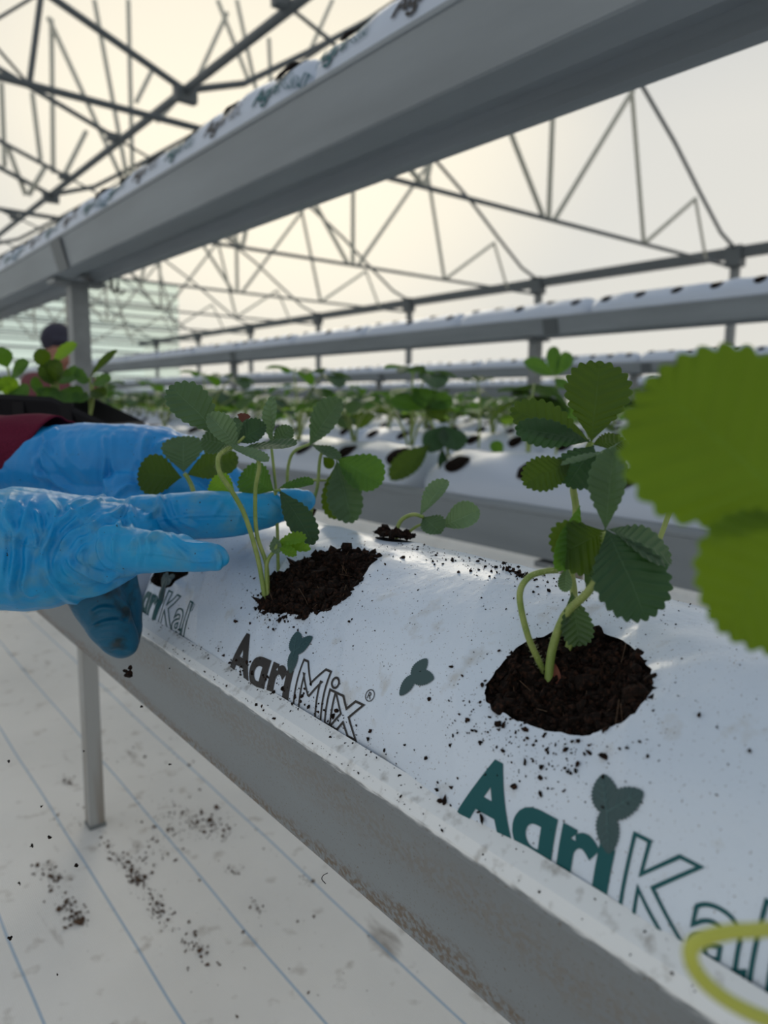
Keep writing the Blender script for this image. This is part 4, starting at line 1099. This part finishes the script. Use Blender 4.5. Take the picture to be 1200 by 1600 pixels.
for k, x in enumerate(LOWX):
    for j in range(-4, 150):
        y = .1 + j * .2 + (k * .07 % .2)
        if k == 0 and y < 1.9: continue
        pslots.append((x + random.uniform(-.05, .03), y + random.uniform(-.03, .03), LIPZ + .085, k))
pv = []
for s_ in pslots:
    q = pix(s_[0], s_[1], s_[2])
    if q[2] > .6 and -120 < q[0] < 1320 and random.random() < (.9 if s_[3] > 1 else .6): pv.append((q[2], q[0], s_))
pv.sort(key=lambda t: t[0])
cn_ = {}; fV = []; fF = []
for i, (d, px, (x, y, z, k)) in enumerate(pv):
    sc = random.uniform(.8, 1.1) * (1.55 if k < 3 else 1.5)
    rz = random.uniform(0, 6.28)
    if i < 270:
        cn_[k] = cn_.get(k, 0) + 1; n = cn_[k]
        rn = 'the foreground gutter past the gloved hands' if k == 0 else f'the {ORDW[k-1]} low gutter behind the foreground one'
        copy_tree(protos[i % 5], (x, y, z), rz, label=f'strawberry plant, {"nearest" if n == 1 else ORDX[n-1]} along {rn}', scale=sc)
    elif i < 1500:
        V, Fc = lowpts[i % 5]; b = len(fV); c_, s2 = math.cos(rz) * sc, math.sin(rz) * sc
        fV += [(x + v[0] * c_ - v[1] * s2, y + v[0] * s2 + v[1] * c_, z + v[2] * sc) for v in V]; fF += [tuple(q + b for q in f) for f in Fc]
for p_ in protos:
    for ch in list(p_.children): bpy.data.objects.remove(ch)
    bpy.data.objects.remove(p_)
if fV:
    me_uv = np.full((len(fV), 2), .3, np.float32)
    o = mesh_obj('distant_plants', fV, fF, ml_mid, None, True, me_uv); o['kind'] = 'stuff'; tag(o, 'distant green strawberry foliage covering the far gutters', 'foliage')

# ------------------------------------------------------------------ gloved hands
def blobs(chains, extra=()):
    """chains of (px, py, depth, radius px); returns tapered capsules joined"""
    V = []; Fc = []
    def sph(c, r):
        bm = bmesh.new(); bmesh.ops.create_icosphere(bm, subdivisions=3, radius=r); b = len(V)
        V.extend([tuple(v.co + c) for v in bm.verts]); Fc.extend([tuple(v.index + b for v in f.verts) for f in bm.faces]); bm.free()
    for ch in chains:
        pts = [(P(a, b, d), r * d / F) for a, b, d, r in ch]
        sp = spline([p for p, _ in pts], 8); rs = []
        for i in range(len(pts) - 1):
            for k in range(8): t = k / 8; t = t * t * (3 - 2 * t); rs.append(pts[i][1] * (1 - t) + pts[i + 1][1] * t)
        rs.append(pts[-1][1])
        for c, r in zip(sp, rs): sph(c, r)
    return V, Fc
def remesh(name, V, Fc, m, parent, voxel, smooth_it, disp=None):
    me = bpy.data.meshes.new(name); me.from_pydata(V, [], Fc); ob = bpy.data.objects.new(name, me); C.objects.link(ob)
    md = ob.modifiers.new('r', 'REMESH'); md.mode = 'VOXEL'; md.voxel_size = voxel; md.use_smooth_shade = True
    ms = ob.modifiers.new('s', 'SMOOTH'); ms.factor = .6; ms.iterations = smooth_it
    dg = bpy.context.evaluated_depsgraph_get(); dg.update()
    me2 = bpy.data.meshes.new_from_object(ob.evaluated_get(dg)); bpy.data.objects.remove(ob)
    if disp:
        disp(me2)
    me2.materials.clear(); me2.materials.append(m)
    me2.polygons.foreach_set('use_smooth', [True] * len(me2.polygons)); me2.update()
    o = bpy.data.objects.new(name, me2); C.objects.link(o); o.parent = parent
    o.matrix_parent_inverse = Matrix.Translation(-Vector(parent.location)); return o
def ridge(x, sharp=2.2): return max(0, 1 - abs(x) * sharp)
def tr(pts, sx, ox, oy): return [(ox + x / sx, oy + y / sx) for x, y in pts]
A5 = (4.615, 0, 700); A2 = (3.75, 200, 580); A3 = (3.0, 0, 640)
WR = [(tr(p, *a), amp, w) for p, a, amp, w in [
 ([(90, 300), (60, 400), (50, 520), (95, 600), (105, 800), (75, 1000), (95, 1100)], A5, 22, 5), ([(250, 340), (200, 450), (130, 640), (100, 700)], A5, 20, 5),
 ([(310, 320), (390, 420), (410, 480), (360, 660), (310, 760), (300, 950)], A5, 24, 5.5), ([(130, 380), (185, 460)], A5, 12, 3.5), ([(240, 430), (270, 470), (290, 540), (310, 650)], A5, 17, 3.5),
 ([(240, 580), (265, 650), (260, 740)], A5, 13, 3), ([(430, 480), (560, 390), (700, 355)], A5, 16, 4), ([(400, 600), (470, 500), (600, 440), (760, 360), (850, 380)], A5, 22, 4.5),
 ([(420, 640), (500, 560), (600, 470)], A5, 14, 3.5), ([(590, 500), (620, 540), (690, 470)], A5, 12, 3), ([(430, 760), (470, 680), (520, 620), (640, 570), (740, 490)], A5, 22, 4),
 ([(540, 660), (620, 640), (670, 590)], A5, 15, 3.5), ([(350, 850), (400, 950), (500, 1040), (650, 1060), (850, 980), (1000, 900)], A5, 20, 4.5), ([(410, 760), (400, 860), (430, 940), (520, 1010)], A5, 16, 3.5),
 ([(490, 770), (530, 850), (640, 910), (760, 940), (880, 910)], A5, 26, 4), ([(350, 680), (350, 870), (380, 960), (480, 1080), (620, 1120), (800, 1080)], A5, 20, 5),
 ([(740, 490), (860, 540), (820, 570)], A5, 20, 3), ([(910, 390), (840, 470), (750, 490)], A5, 20, 3.5), ([(690, 620), (760, 580), (950, 580)], A5, 14, 3.5), ([(580, 860), (570, 770), (640, 680)], A5, 16, 3.5),
 ([(600, 740), (600, 830), (640, 900)], A5, 12, 3), ([(840, 600), (820, 690), (830, 800)], A5, 12, 3), ([(0, 360), (20, 450), (0, 540)], A5, 14, 4), ([(910, 440), (930, 520), (960, 580)], A5, 14, 3.5),
 ([(1070, 660), (1090, 720), (1080, 800)], A5, 12, 3), ([(720, 640), (710, 730), (760, 830), (880, 900)], A5, 13, 3), ([(20, 560), (40, 700), (20, 860), (40, 1040)], A5, 10, 5), ([(180, 700), (200, 850), (170, 1000), (220, 1060), (300, 1030)], A5, 11, 4),
 ([(480, 400), (520, 470), (440, 540)], A5, 10, 3), ([(330, 430), (350, 520), (320, 600)], A5, 10, 3),
 ([(130, 740), (200, 760), (250, 860), (350, 940)], A2, 20, 4.5), ([(200, 720), (170, 800), (90, 860)], A2, 14, 4), ([(250, 730), (300, 860), (420, 930)], A2, 16, 4), ([(560, 760), (500, 850)], A2, 9, 4),
 ([(830, 700), (880, 740), (920, 800), (910, 870)], A2, 13, 3), ([(900, 740), (940, 790), (930, 850)], A2, 12, 3), ([(0, 890), (300, 855), (540, 840), (740, 850), (850, 870)], A2, 7, 1.5),
 ([(20, 720), (10, 800), (60, 900)], A2, 13, 4), ([(620, 740), (660, 800), (640, 900)], A2, 8, 4),
 ([(110, 1080), (120, 990), (190, 940)], A2, 16, 3.5), ([(20, 1060), (40, 980)], A2, 10, 3), ([(0, 1065), (220, 1075), (400, 1110), (540, 1110)], A2, 7, 1.4), ([(190, 940), (280, 1020), (400, 1130)], A2, 15, 3.5),
 ([(240, 940), (330, 1010), (520, 1010)], A2, 12, 3.5), ([(510, 1030), (540, 1100), (530, 1165)], A2, 14, 2.5), ([(60, 960), (80, 1060), (60, 1150)], A2, 9, 3), ([(0, 650), (200, 660)], A5, 6, 1.3), ([(110, 685), (330, 725)], A5, 7, 1.3)]]
WR2 = [(tr(p, *A3), amp, w) for p, amp, w in [([(485, 100), (495, 200), (490, 300), (500, 380)], 22, 3.5), ([(690, 75), (670, 190), (680, 290), (700, 400)], 34, 6), ([(160, 150), (240, 100), (270, 90)], 18, 4), ([(230, 130), (200, 230), (260, 320), (350, 390)], 26, 5),
 ([(140, 300), (250, 330), (360, 400)], 20, 4), ([(740, 170), (800, 260), (860, 320)], 20, 5), ([(540, 400), (600, 360), (680, 370)], 22, 4), ([(700, 180), (800, 150), (940, 130)], 22, 5), ([(210, 100), (215, 170), (240, 230)], 14, 3),
 ([(530, 90), (520, 220), (560, 330)], 12, 4), ([(620, 80), (640, 200), (610, 340)], 10, 5), ([(300, 90), (330, 220), (420, 330)], 9, 6), ([(790, 100), (850, 150), (960, 170)], 16, 4), ([(760, 230), (780, 330), (760, 400)], 14, 4), ([(180, 200), (160, 270), (210, 350)], 14, 4)]]
WR3 = [(tr(p, *A3), amp, w) for p, amp, w in [([(410, 1030), (480, 1000), (540, 990), (600, 1000)], 18, 3), ([(560, 880), (600, 940), (590, 1010)], 14, 3), ([(420, 960), (480, 930), (560, 940)], 14, 3.5), ([(450, 1070), (520, 1060), (620, 1080)], 9, 3), ([(500, 1120), (560, 1110), (630, 1130)], 7, 3)]]
def wrinkle(me, WRS, base_noise):
    """raise folds along drawn crease lines; amp in 0.1 mm, widths in px of the reference view"""
    n = len(me.vertices); co = np.empty(n * 3); me.vertices.foreach_get('co', co); co = co.reshape(-1, 3)
    nr = np.array([v.normal[:] for v in me.vertices]); c = (co - [0, 0, CAMZ]) @ B; px = np.stack([CX + F * c[:, 0] / c[:, 2], CY + F * c[:, 1] / c[:, 2]], 1)
    wob = np.array([(noise.noise(Vector(q * 28)), noise.noise(Vector(q * 28) + Vector((7, 7, 7)))) for q in co]); h = np.zeros(n)
    q = px + wob * 3.0
    for pts, amp, w in WRS:
        pts = np.array(spline([(a, b, 0) for a, b in pts], 4))[:, :2]; a, b = pts[:-1], pts[1:]; m_ = len(a)
        lo, hi = pts.min(0) - 5 * w, pts.max(0) + 5 * w; sel = np.where(((q > lo) & (q < hi)).all(1))[0]
        if not len(sel): continue
        p = q[sel]; d = b - a; t = np.clip(((p[:, None] - a) * d).sum(2) / ((d ** 2).sum(1) + 1e-9), 0, 1)
        dist = np.sqrt(((p[:, None] - (a + t[..., None] * d)) ** 2).sum(2)); k = dist.argmin(1); dm = dist[np.arange(len(sel)), k]
        u = (k + t[np.arange(len(sel)), k]) / m_; env = np.clip(np.minimum(u, 1 - u) * 5, .12, 1)
        f_ = np.exp(-(dm / w) ** 1.3) - .40 * np.exp(-((dm - 2.1 * w) / w) ** 2)
        h[sel] += amp * 1.35e-4 * env * f_
    bn = np.array([noise.noise(Vector(v_ * 45)) * .6 + noise.noise(Vector((v_[0] * 150, v_[1] * 150, v_[2] * 60))) * .25 for v_ in co])
    h += base_noise * bn; co += nr * h[:, None]; me.vertices.foreach_set('co', co.ravel())
worker = thing('person', "person's arms in blue gloves and maroon sleeves reaching in from the left", 'person', P(-200, 860, .6))
chains = [[(-330, 830, .60, 92), (-180, 845, .54, 94), (-60, 855, .51, 95), (20, 860, .50, 95), (70, 861, .50, 91), (120, 857, .50, 80), (165, 850, .50, 66), (200, 842, .50, 52)],
          [(30, 838, .53, 78), (120, 838, .54, 66), (180, 830, .54, 50)],
          [(120, 865, .49, 60), (175, 860, .480, 45), (225, 862, .472, 35), (270, 862, .467, 31), (300, 868, .464, 26), (332, 871, .462, 22), (345, 873, .461, 14)],
          [(150, 835, .51, 52), (205, 818, .515, 42), (262, 808, .52, 38), (310, 805, .522, 38.5), (365, 803, .525, 35), (410, 797, .527, 30), (436, 793, .528, 22)],
          [(150, 840, .54, 44), (230, 815, .55, 36), (320, 805, .555, 33), (400, 797, .555, 28), (450, 787, .556, 25), (476, 782, .556, 17)]]
V_, F_ = blobs(chains)
remesh('gloved_hand', V_, F_, m_glove, worker, .00095, 5, lambda me: wrinkle(me, WR, .0012))
chains = [[(120, 880, .53, 46), (150, 930, .535, 42), (168, 968, .535, 36), (182, 992, .537, 31), (190, 1004, .538, 26)],
          [(170, 890, .55, 40), (185, 940, .56, 36), (190, 975, .56, 32), (192, 998, .56, 26)]]
V_, F_ = blobs(chains)
go = remesh('gloved_fingers', V_, F_, m_glove3, worker, .0012, 5, lambda me: wrinkle(me, WR3, .0012)); go['label'] = 'dark, shaded and soil-stained fingers of the glove hanging below the palm'
# cuff creases: a raised flap fold between thumb and finger
# far hand
chains = [[(-260, 745, .80, 66), (-60, 738, .74, 66), (60, 732, .70, 64), (120, 726, .69, 64), (180, 728, .68, 66), (235, 728, .675, 63), (280, 738, .67, 52)],
          [(60, 765, .70, 46), (150, 768, .68, 50), (215, 780, .66, 36), (250, 800, .65, 26)],
          [(250, 715, .69, 50), (310, 730, .69, 42), (350, 755, .69, 34), (372, 775, .69, 28)],
          [(260, 735, .665, 46), (315, 752, .66, 36), (345, 775, .66, 28), (362, 795, .66, 22)],
          [(245, 760, .65, 42), (290, 780, .64, 33), (318, 800, .64, 25)],
          [(200, 775, .645, 40), (225, 800, .63, 30), (250, 822, .62, 24)]]
V_, F_ = blobs(chains)
remesh('gloved_hand', V_, F_, m_glove2, worker, .0014, 4, lambda me: wrinkle(me, WR2, .0022))
# sleeve, open at the cuff
def sleeve(rings, m, disp=0.0035, name='sleeve', thick=.0015):
    sp = spline([P(a, b, d) for a, b, d, r in rings], 8); rs = []
    for i in range(len(rings) - 1):
        for k in range(8): t = k / 8; rs.append(rings[i][3] * (1 - t) + rings[i + 1][3] * t)
    rs.append(rings[-1][3]); seg = 72; V = []; Fc = []; n = len(sp)
    axis = (sp[-1] - sp[0]).normalized()
    for layer in (0, 1):
        for i in range(n):
            t = (sp[min(i + 1, n - 1)] - sp[max(i - 1, 0)]).normalized(); x = t.cross(Vector((0, 0, 1))).normalized(); y = x.cross(t)
            for k in range(seg):
                a = 2 * math.pi * k / seg; r = rs[i]
                fold_ = disp * (abs(math.sin(2.5 * a + i * .16 + noise.noise(Vector((i * .1, a, 0))) * 2)) - .5) + disp * .8 * noise.noise(Vector((i * .12, math.cos(a) * 2, math.sin(a) * 2)))
                # cuff plane slants: upper side reaches further forward
                sl = .018 * math.sin(a) * (i / (n - 1)) ** 2
                r2 = r + fold_ - layer * thick
                V.append(sp[i] + r2 * (math.cos(a) * x + math.sin(a) * y) + t * sl)
    for layer in (0, 1):
        o_ = layer * n * seg
        for i in range(n - 1):
            for k in range(seg):
                a = o_ + i * seg + k; b = o_ + i * seg + (k + 1) % seg; Fc.append((a, b, b + seg, a + seg) if layer == 0 else (a, a + seg, b + seg, b))
    for k in range(seg):
        a = (n - 1) * seg + k; b = (n - 1) * seg + (k + 1) % seg; Fc.append((a, b, b + n * seg, a + n * seg))
    return mesh_obj(name, V, Fc, m, worker)
sleeve([(-420, 725, .86, .056), (-200, 728, .78, .052), (-60, 722, .735, .0475), (20, 722, .715, .0445), (76, 722, .705, .0425)], m_sleeve)
sleeve([(-520, 800, .70, .062), (-430, 815, .64, .056), (-330, 830, .60, .052)], m_sleeve)
# falling soil
fall = [(202, 1053, .52, .0040, .0028), (131, 273 + 900, .55, .0010, 0), (120, 1353, .50, .0022, 0), (77, 1308, .50, .0018, 0), (50, 1321, .5, .0016, 0), (65, 1260, .5, .0012, 0), (30, 1380, .5, .0012, 0), (265, 1195, .5, .001, 0), (221, 1104, .5, .0012, 0), (14, 1190, .5, .0013, 0), (15, 1466, .42, .0018, 0), (90, 1523, .42, .0008, 0), (265, 1044, .5, .0007, 0)]
FL = ['large dark soil clod falling just below the stained glove fingers', 'soil crumb falling against the short post, upper left of its foot', 'soil crumb falling left of the short post foot, larger of two', 'soil crumb falling far left, just above the blue guide line',
      'soil crumb falling far left, lower of the pair beside the guide line', 'tiny soil crumb falling above the pair at far left', 'tiny soil crumb at the left border, lowest of the left cluster', 'tiny soil crumb falling right of the short post', 'tiny soil crumb falling under the stained fingers, right of the post top',
      'tiny soil crumb at the left border, topmost of the falling crumbs', 'soil crumb falling low at the left border over a blue line', 'tiny soil crumb lowest of all near the bottom left', 'tiny soil crumb falling in front of the gutter wall beside the dark clod']
for i, (a_, b_, d_, s1, s2) in enumerate(fall):
    pc = P(a_, b_, d_); k_ = 7 if s2 else 3
    o = crumbs('falling_crumb', [pc + Vector(rng.normal(size=3)) * s1 * (.38 if q_ else 0) for q_ in range(k_)], [s1 * (.8 if q_ == 0 else .55) for q_ in range(k_)], m_crumb, None); del o['kind']; tag(o, FL[i], 'soil crumb', 'falling soil crumbs')
hr = MB(); hr.tube(spline([P(512, 1364, .43), P(505, 1368, .43), (P(503, 1374, .43)), P(509, 1381, .43)], 5), .00025, 4); tag(hr.build('root_hair', m_black), 'thin dark root hair curling below the foreground gutter edge', 'root')
# soil fallen on the ground cover
cs = []; ss = []
def ray_floor(px, py):
    d = B @ np.array([px - CX, py - CY, F]); t = -CAMZ / d[2]; return d[0] * t, d[1] * t
for (px, py, n, sp_) in ((270, 1285, 26, .045), (200, 1350, 30, .016), (215, 1375, 40, .012), (250, 1425, 20, .014), (115, 1430, 30, .014), (80, 1365, 26, .014), (105, 1220, 12, .012), (310, 1480, 12, .012), (365, 1362, 8, .01), (405, 1420, 8, .01), (330, 1290, 40, .03), (240, 1340, 14, .03), (120, 1280, 14, .04), (480, 1375, 8, .012), (400, 1430, 24, .12), (230, 1180, 20, .10)):
    x, y = ray_floor(px, py)
    for _ in range(int(n * 2.2)):
        s = .0004 + rng.exponential(.0008); cs.append((x + rng.normal() * sp_ * .5, y + rng.normal() * sp_, s * .4)); ss.append(min(s, .005))
for (p0, p1, n, sp_) in (((160, 1310), (265, 1440), 150, .006), ((70, 1350), (130, 1450), 90, .008), ((225, 1320), (290, 1300), 30, .012), ((262, 1440), (330, 1500), 30, .012), ((250, 1270), (350, 1300), 60, .02)):
    (xa, ya), (xb, yb) = ray_floor(*p0), ray_floor(*p1)
    for _ in range(n):
        t = rng.random(); cs.append((xa + (xb - xa) * t + rng.normal() * sp_, ya + (yb - ya) * t + rng.normal() * sp_, .0004)); ss.append(min(.0004 + rng.exponential(.0008), .004))
o = crumbs('ground_soil', cs, ss, m_ground, None); tag(o, 'spilt soil crumbs lying on the white ground cover around the short post', 'soil')
# ------------------------------------------------------------------ black tray with seedlings behind the far arm
ty = P(110, 640, 1.02)
tray = thing('plant_tray', 'black plastic tray behind the maroon sleeve, filled with seedlings', 'tray', (ty.x, ty.y, CAMZ - .092))
tv = []; tf = []
prof = [(-.092, -.0), (-.060, .026), (.008, .024), (.085, -.010)]     # dipping rim: along the camera's right
rt = CV(1, 0, 0); rt.z = 0; rt.normalize(); fw = Vector((-rt.y, rt.x, 0))
rim = [(-.083, .000), (-.060, .028), (.006, .025), (.078, -.008)]
n = len(rim)
def ringpts(inset, drop, zb=None):
    out = []
    for s_ in (-1, 1):
        seq = rim if s_ < 0 else rim[::-1]
        for (u, h) in seq:
            q = ty + rt * (u * (1 - inset)) + fw * (s_ * .07 * (1 - inset)); q.z = (CAMZ + h - drop - .020) if zb is None else zb; out.append(q)
    return out
R0 = ringpts(0, 0); R1 = ringpts(.25, 0, CAMZ - .075); R2 = ringpts(.03, .001); R3 = ringpts(.28, 0, CAMZ - .070); Ro = ringpts(-.03, .006)
tv = Ro + R0 + R1 + R2 + R3; k = 2 * n
for i in range(k):
    j = (i + 1) % k
    tf += [(i, j, k + j, k + i), (k + i, k + j, 3 * k + j, 3 * k + i), (i, 2 * k + i, 2 * k + j, j), (3 * k + i, 3 * k + j, 4 * k + j, 4 * k + i)]
tf += [tuple(2 * k + i for i in range(k)), tuple(4 * k + i for i in range(k))[::-1]]
mesh_obj('tray_shell', tv, tf, m_black, tray, False)
for (a1, b1) in ((-.045, -.03), (.018, .032)):
    s = MB(); p = ty + rt * a1 - fw * .068; q = ty + rt * b1 - fw * .068; 
    s.v = [tuple(Vector((w.x, w.y, zz)) + fw * o_) for o_ in (-.004, .002) for w, zz in ((p, CAMZ - .07), (q, CAMZ - .07), (q, CAMZ - .002), (p, CAMZ - .002))]
    s.f = [(0, 1, 2, 3), (4, 7, 6, 5), (0, 4, 5, 1), (1, 5, 6, 2), (2, 6, 7, 3), (3, 7, 4, 0)]; s.build('tray_rib', m_black, tray)
def seedling(label, cxp, base_y, leaves, d=1.05):
    t = thing('strawberry_seedling', label, 'plant', P(cxp, base_y, d), 'seedlings in the black tray')
    for (bx, by, tx, tyy, w, m) in leaves:
        stem([P(cxp, base_y, d), P((cxp + bx) / 2 + 3, (base_y + by) / 2, d), P(bx, by, d)], .002, .0015, m_stem, t, seg=6)
        leaflet('leaflet', P(bx, by, d), P(tx, tyy, d - .02), w * d / F, CV(.2, -.5, -1), m, t, ns=16, nteeth=5, nt=3, fold=.2, bend=.2, seed=bx)
seedling('leafy seedling at the left edge of the black tray', 20, 650, [(12, 575, 0, 545, 28, ml_mid), (10, 595, -20, 600, 34, ml_dark), (18, 590, 38, 565, 30, ml_mid), (15, 610, 38, 615, 36, ml_mid), (5, 625, -15, 635, 30, ml_dark), (20, 620, 8, 590, 30, ml_young)])
seedling('bushy seedling in the middle of the black tray, in front of the dark cap', 85, 650, [(75, 575, 60, 548, 26, ml_dark), (80, 570, 112, 535, 24, ml_young), (85, 590, 62, 585, 40, ml_dark), (90, 590, 118, 585, 38, ml_mid), (88, 605, 70, 625, 40, ml_mid), (95, 610, 122, 620, 38, ml_mid), (80, 600, 88, 565, 34, ml_dark), (70, 610, 50, 600, 34, ml_mid), (92, 625, 100, 650, 30, ml_dark)])
seedling('small seedling at the right end of the black tray, by the tall post', 140, 655, [(140, 590, 176, 545, 14, ml_dark), (140, 595, 118, 585, 30, ml_mid), (145, 600, 168, 590, 26, ml_mid), (142, 610, 160, 615, 26, ml_dark), (135, 612, 120, 625, 26, ml_mid)])
# ------------------------------------------------------------------ crouching worker far behind
fh = P(92, 545, 4.9)
w2 = thing('person', 'distant person in a dark cap crouching behind the tray seedlings and tall post', 'person', (fh.x, fh.y, 0))
def wblob(parts):
    V = []; Fc = []
    for a, b, ra, rb in parts:
        a = Vector(a); b = Vector(b)
        for k in range(9):
            t = k / 8; c = a.lerp(b, t); r = ra + (rb - ra) * t; bm = bmesh.new(); bmesh.ops.create_icosphere(bm, subdivisions=2, radius=r); n_ = len(V)
            V.extend([tuple(v.co + c) for v in bm.verts]); Fc.extend([tuple(v.index + n_ for v in f.verts) for f in bm.faces]); bm.free()
    return V, Fc
hx, hy, hz = fh.x, fh.y, fh.z
V_, F_ = wblob([((hx, hy, hz + .02), (hx + .01, hy - .02, hz - .05), .095, .075), ((hx, hy, hz - .08), (hx - .02, hy + .02, hz - .18), .055, .06),
    ((hx - .02, hy + .03, hz - .28), (hx - .05, hy + .15, hz - .62), .16, .15), ((hx - .17, hy, hz - .24), (hx + .17, hy, hz - .24), .075, .075),
    ((hx - .19, hy, hz - .26), (hx - .22, hy - .12, hz - .48), .055, .045), ((hx - .22, hy - .12, hz - .48), (hx - .15, hy - .36, hz - .50), .042, .032),
    ((hx + .19, hy, hz - .26), (hx + .2, hy - .12, hz - .48), .055, .045), ((hx + .2, hy - .12, hz - .48), (hx + .12, hy - .36, hz - .50), .042, .032),
    ((hx - .13, hy + .15, hz - .70), (hx - .16, hy - .28, hz - .60), .09, .065), ((hx + .08, hy + .15, hz - .70), (hx + .12, hy - .28, hz - .60), .09, .065),
    ((hx - .16, hy - .28, hz - .60), (hx - .15, hy - .12, .06), .062, .045), ((hx + .12, hy - .28, hz - .60), (hx + .12, hy - .12, .06), .062, .045),
    ((hx - .15, hy - .10, .045), (hx - .15, hy - .28, .04), .045, .038), ((hx + .12, hy - .10, .045), (hx + .12, hy - .28, .04), .045, .038),
    ((hx + .02, hy - .10, hz - .01), (hx + .02, hy - .115, hz - .02), .018, .014)])
remesh('body', V_, F_, m_skin, w2, .016, 4)
V_, F_ = wblob([((hx - .02, hy + .03, hz - .28), (hx - .05, hy + .15, hz - .62), .175, .165), ((hx - .17, hy, hz - .24), (hx + .17, hy, hz - .24), .088, .088),
    ((hx - .19, hy, hz - .26), (hx - .22, hy - .12, hz - .47), .068, .058), ((hx + .19, hy, hz - .26), (hx + .2, hy - .12, hz - .47), .068, .058)])
remesh('shirt', V_, F_, m_shirt, w2, .016, 4)
V_, F_ = wblob([((hx, hy + .01, hz + .06), (hx, hy + .015, hz + .065), .115, .112), ((hx - .05, hy - .09, hz + .045), (hx + .09, hy - .12, hz + .045), .022, .022), ((hx + .0, hy - .13, hz + .04), (hx + .08, hy - .13, hz + .04), .016, .016)])
remesh('cap', V_, F_, m_cap, w2, .010, 3)
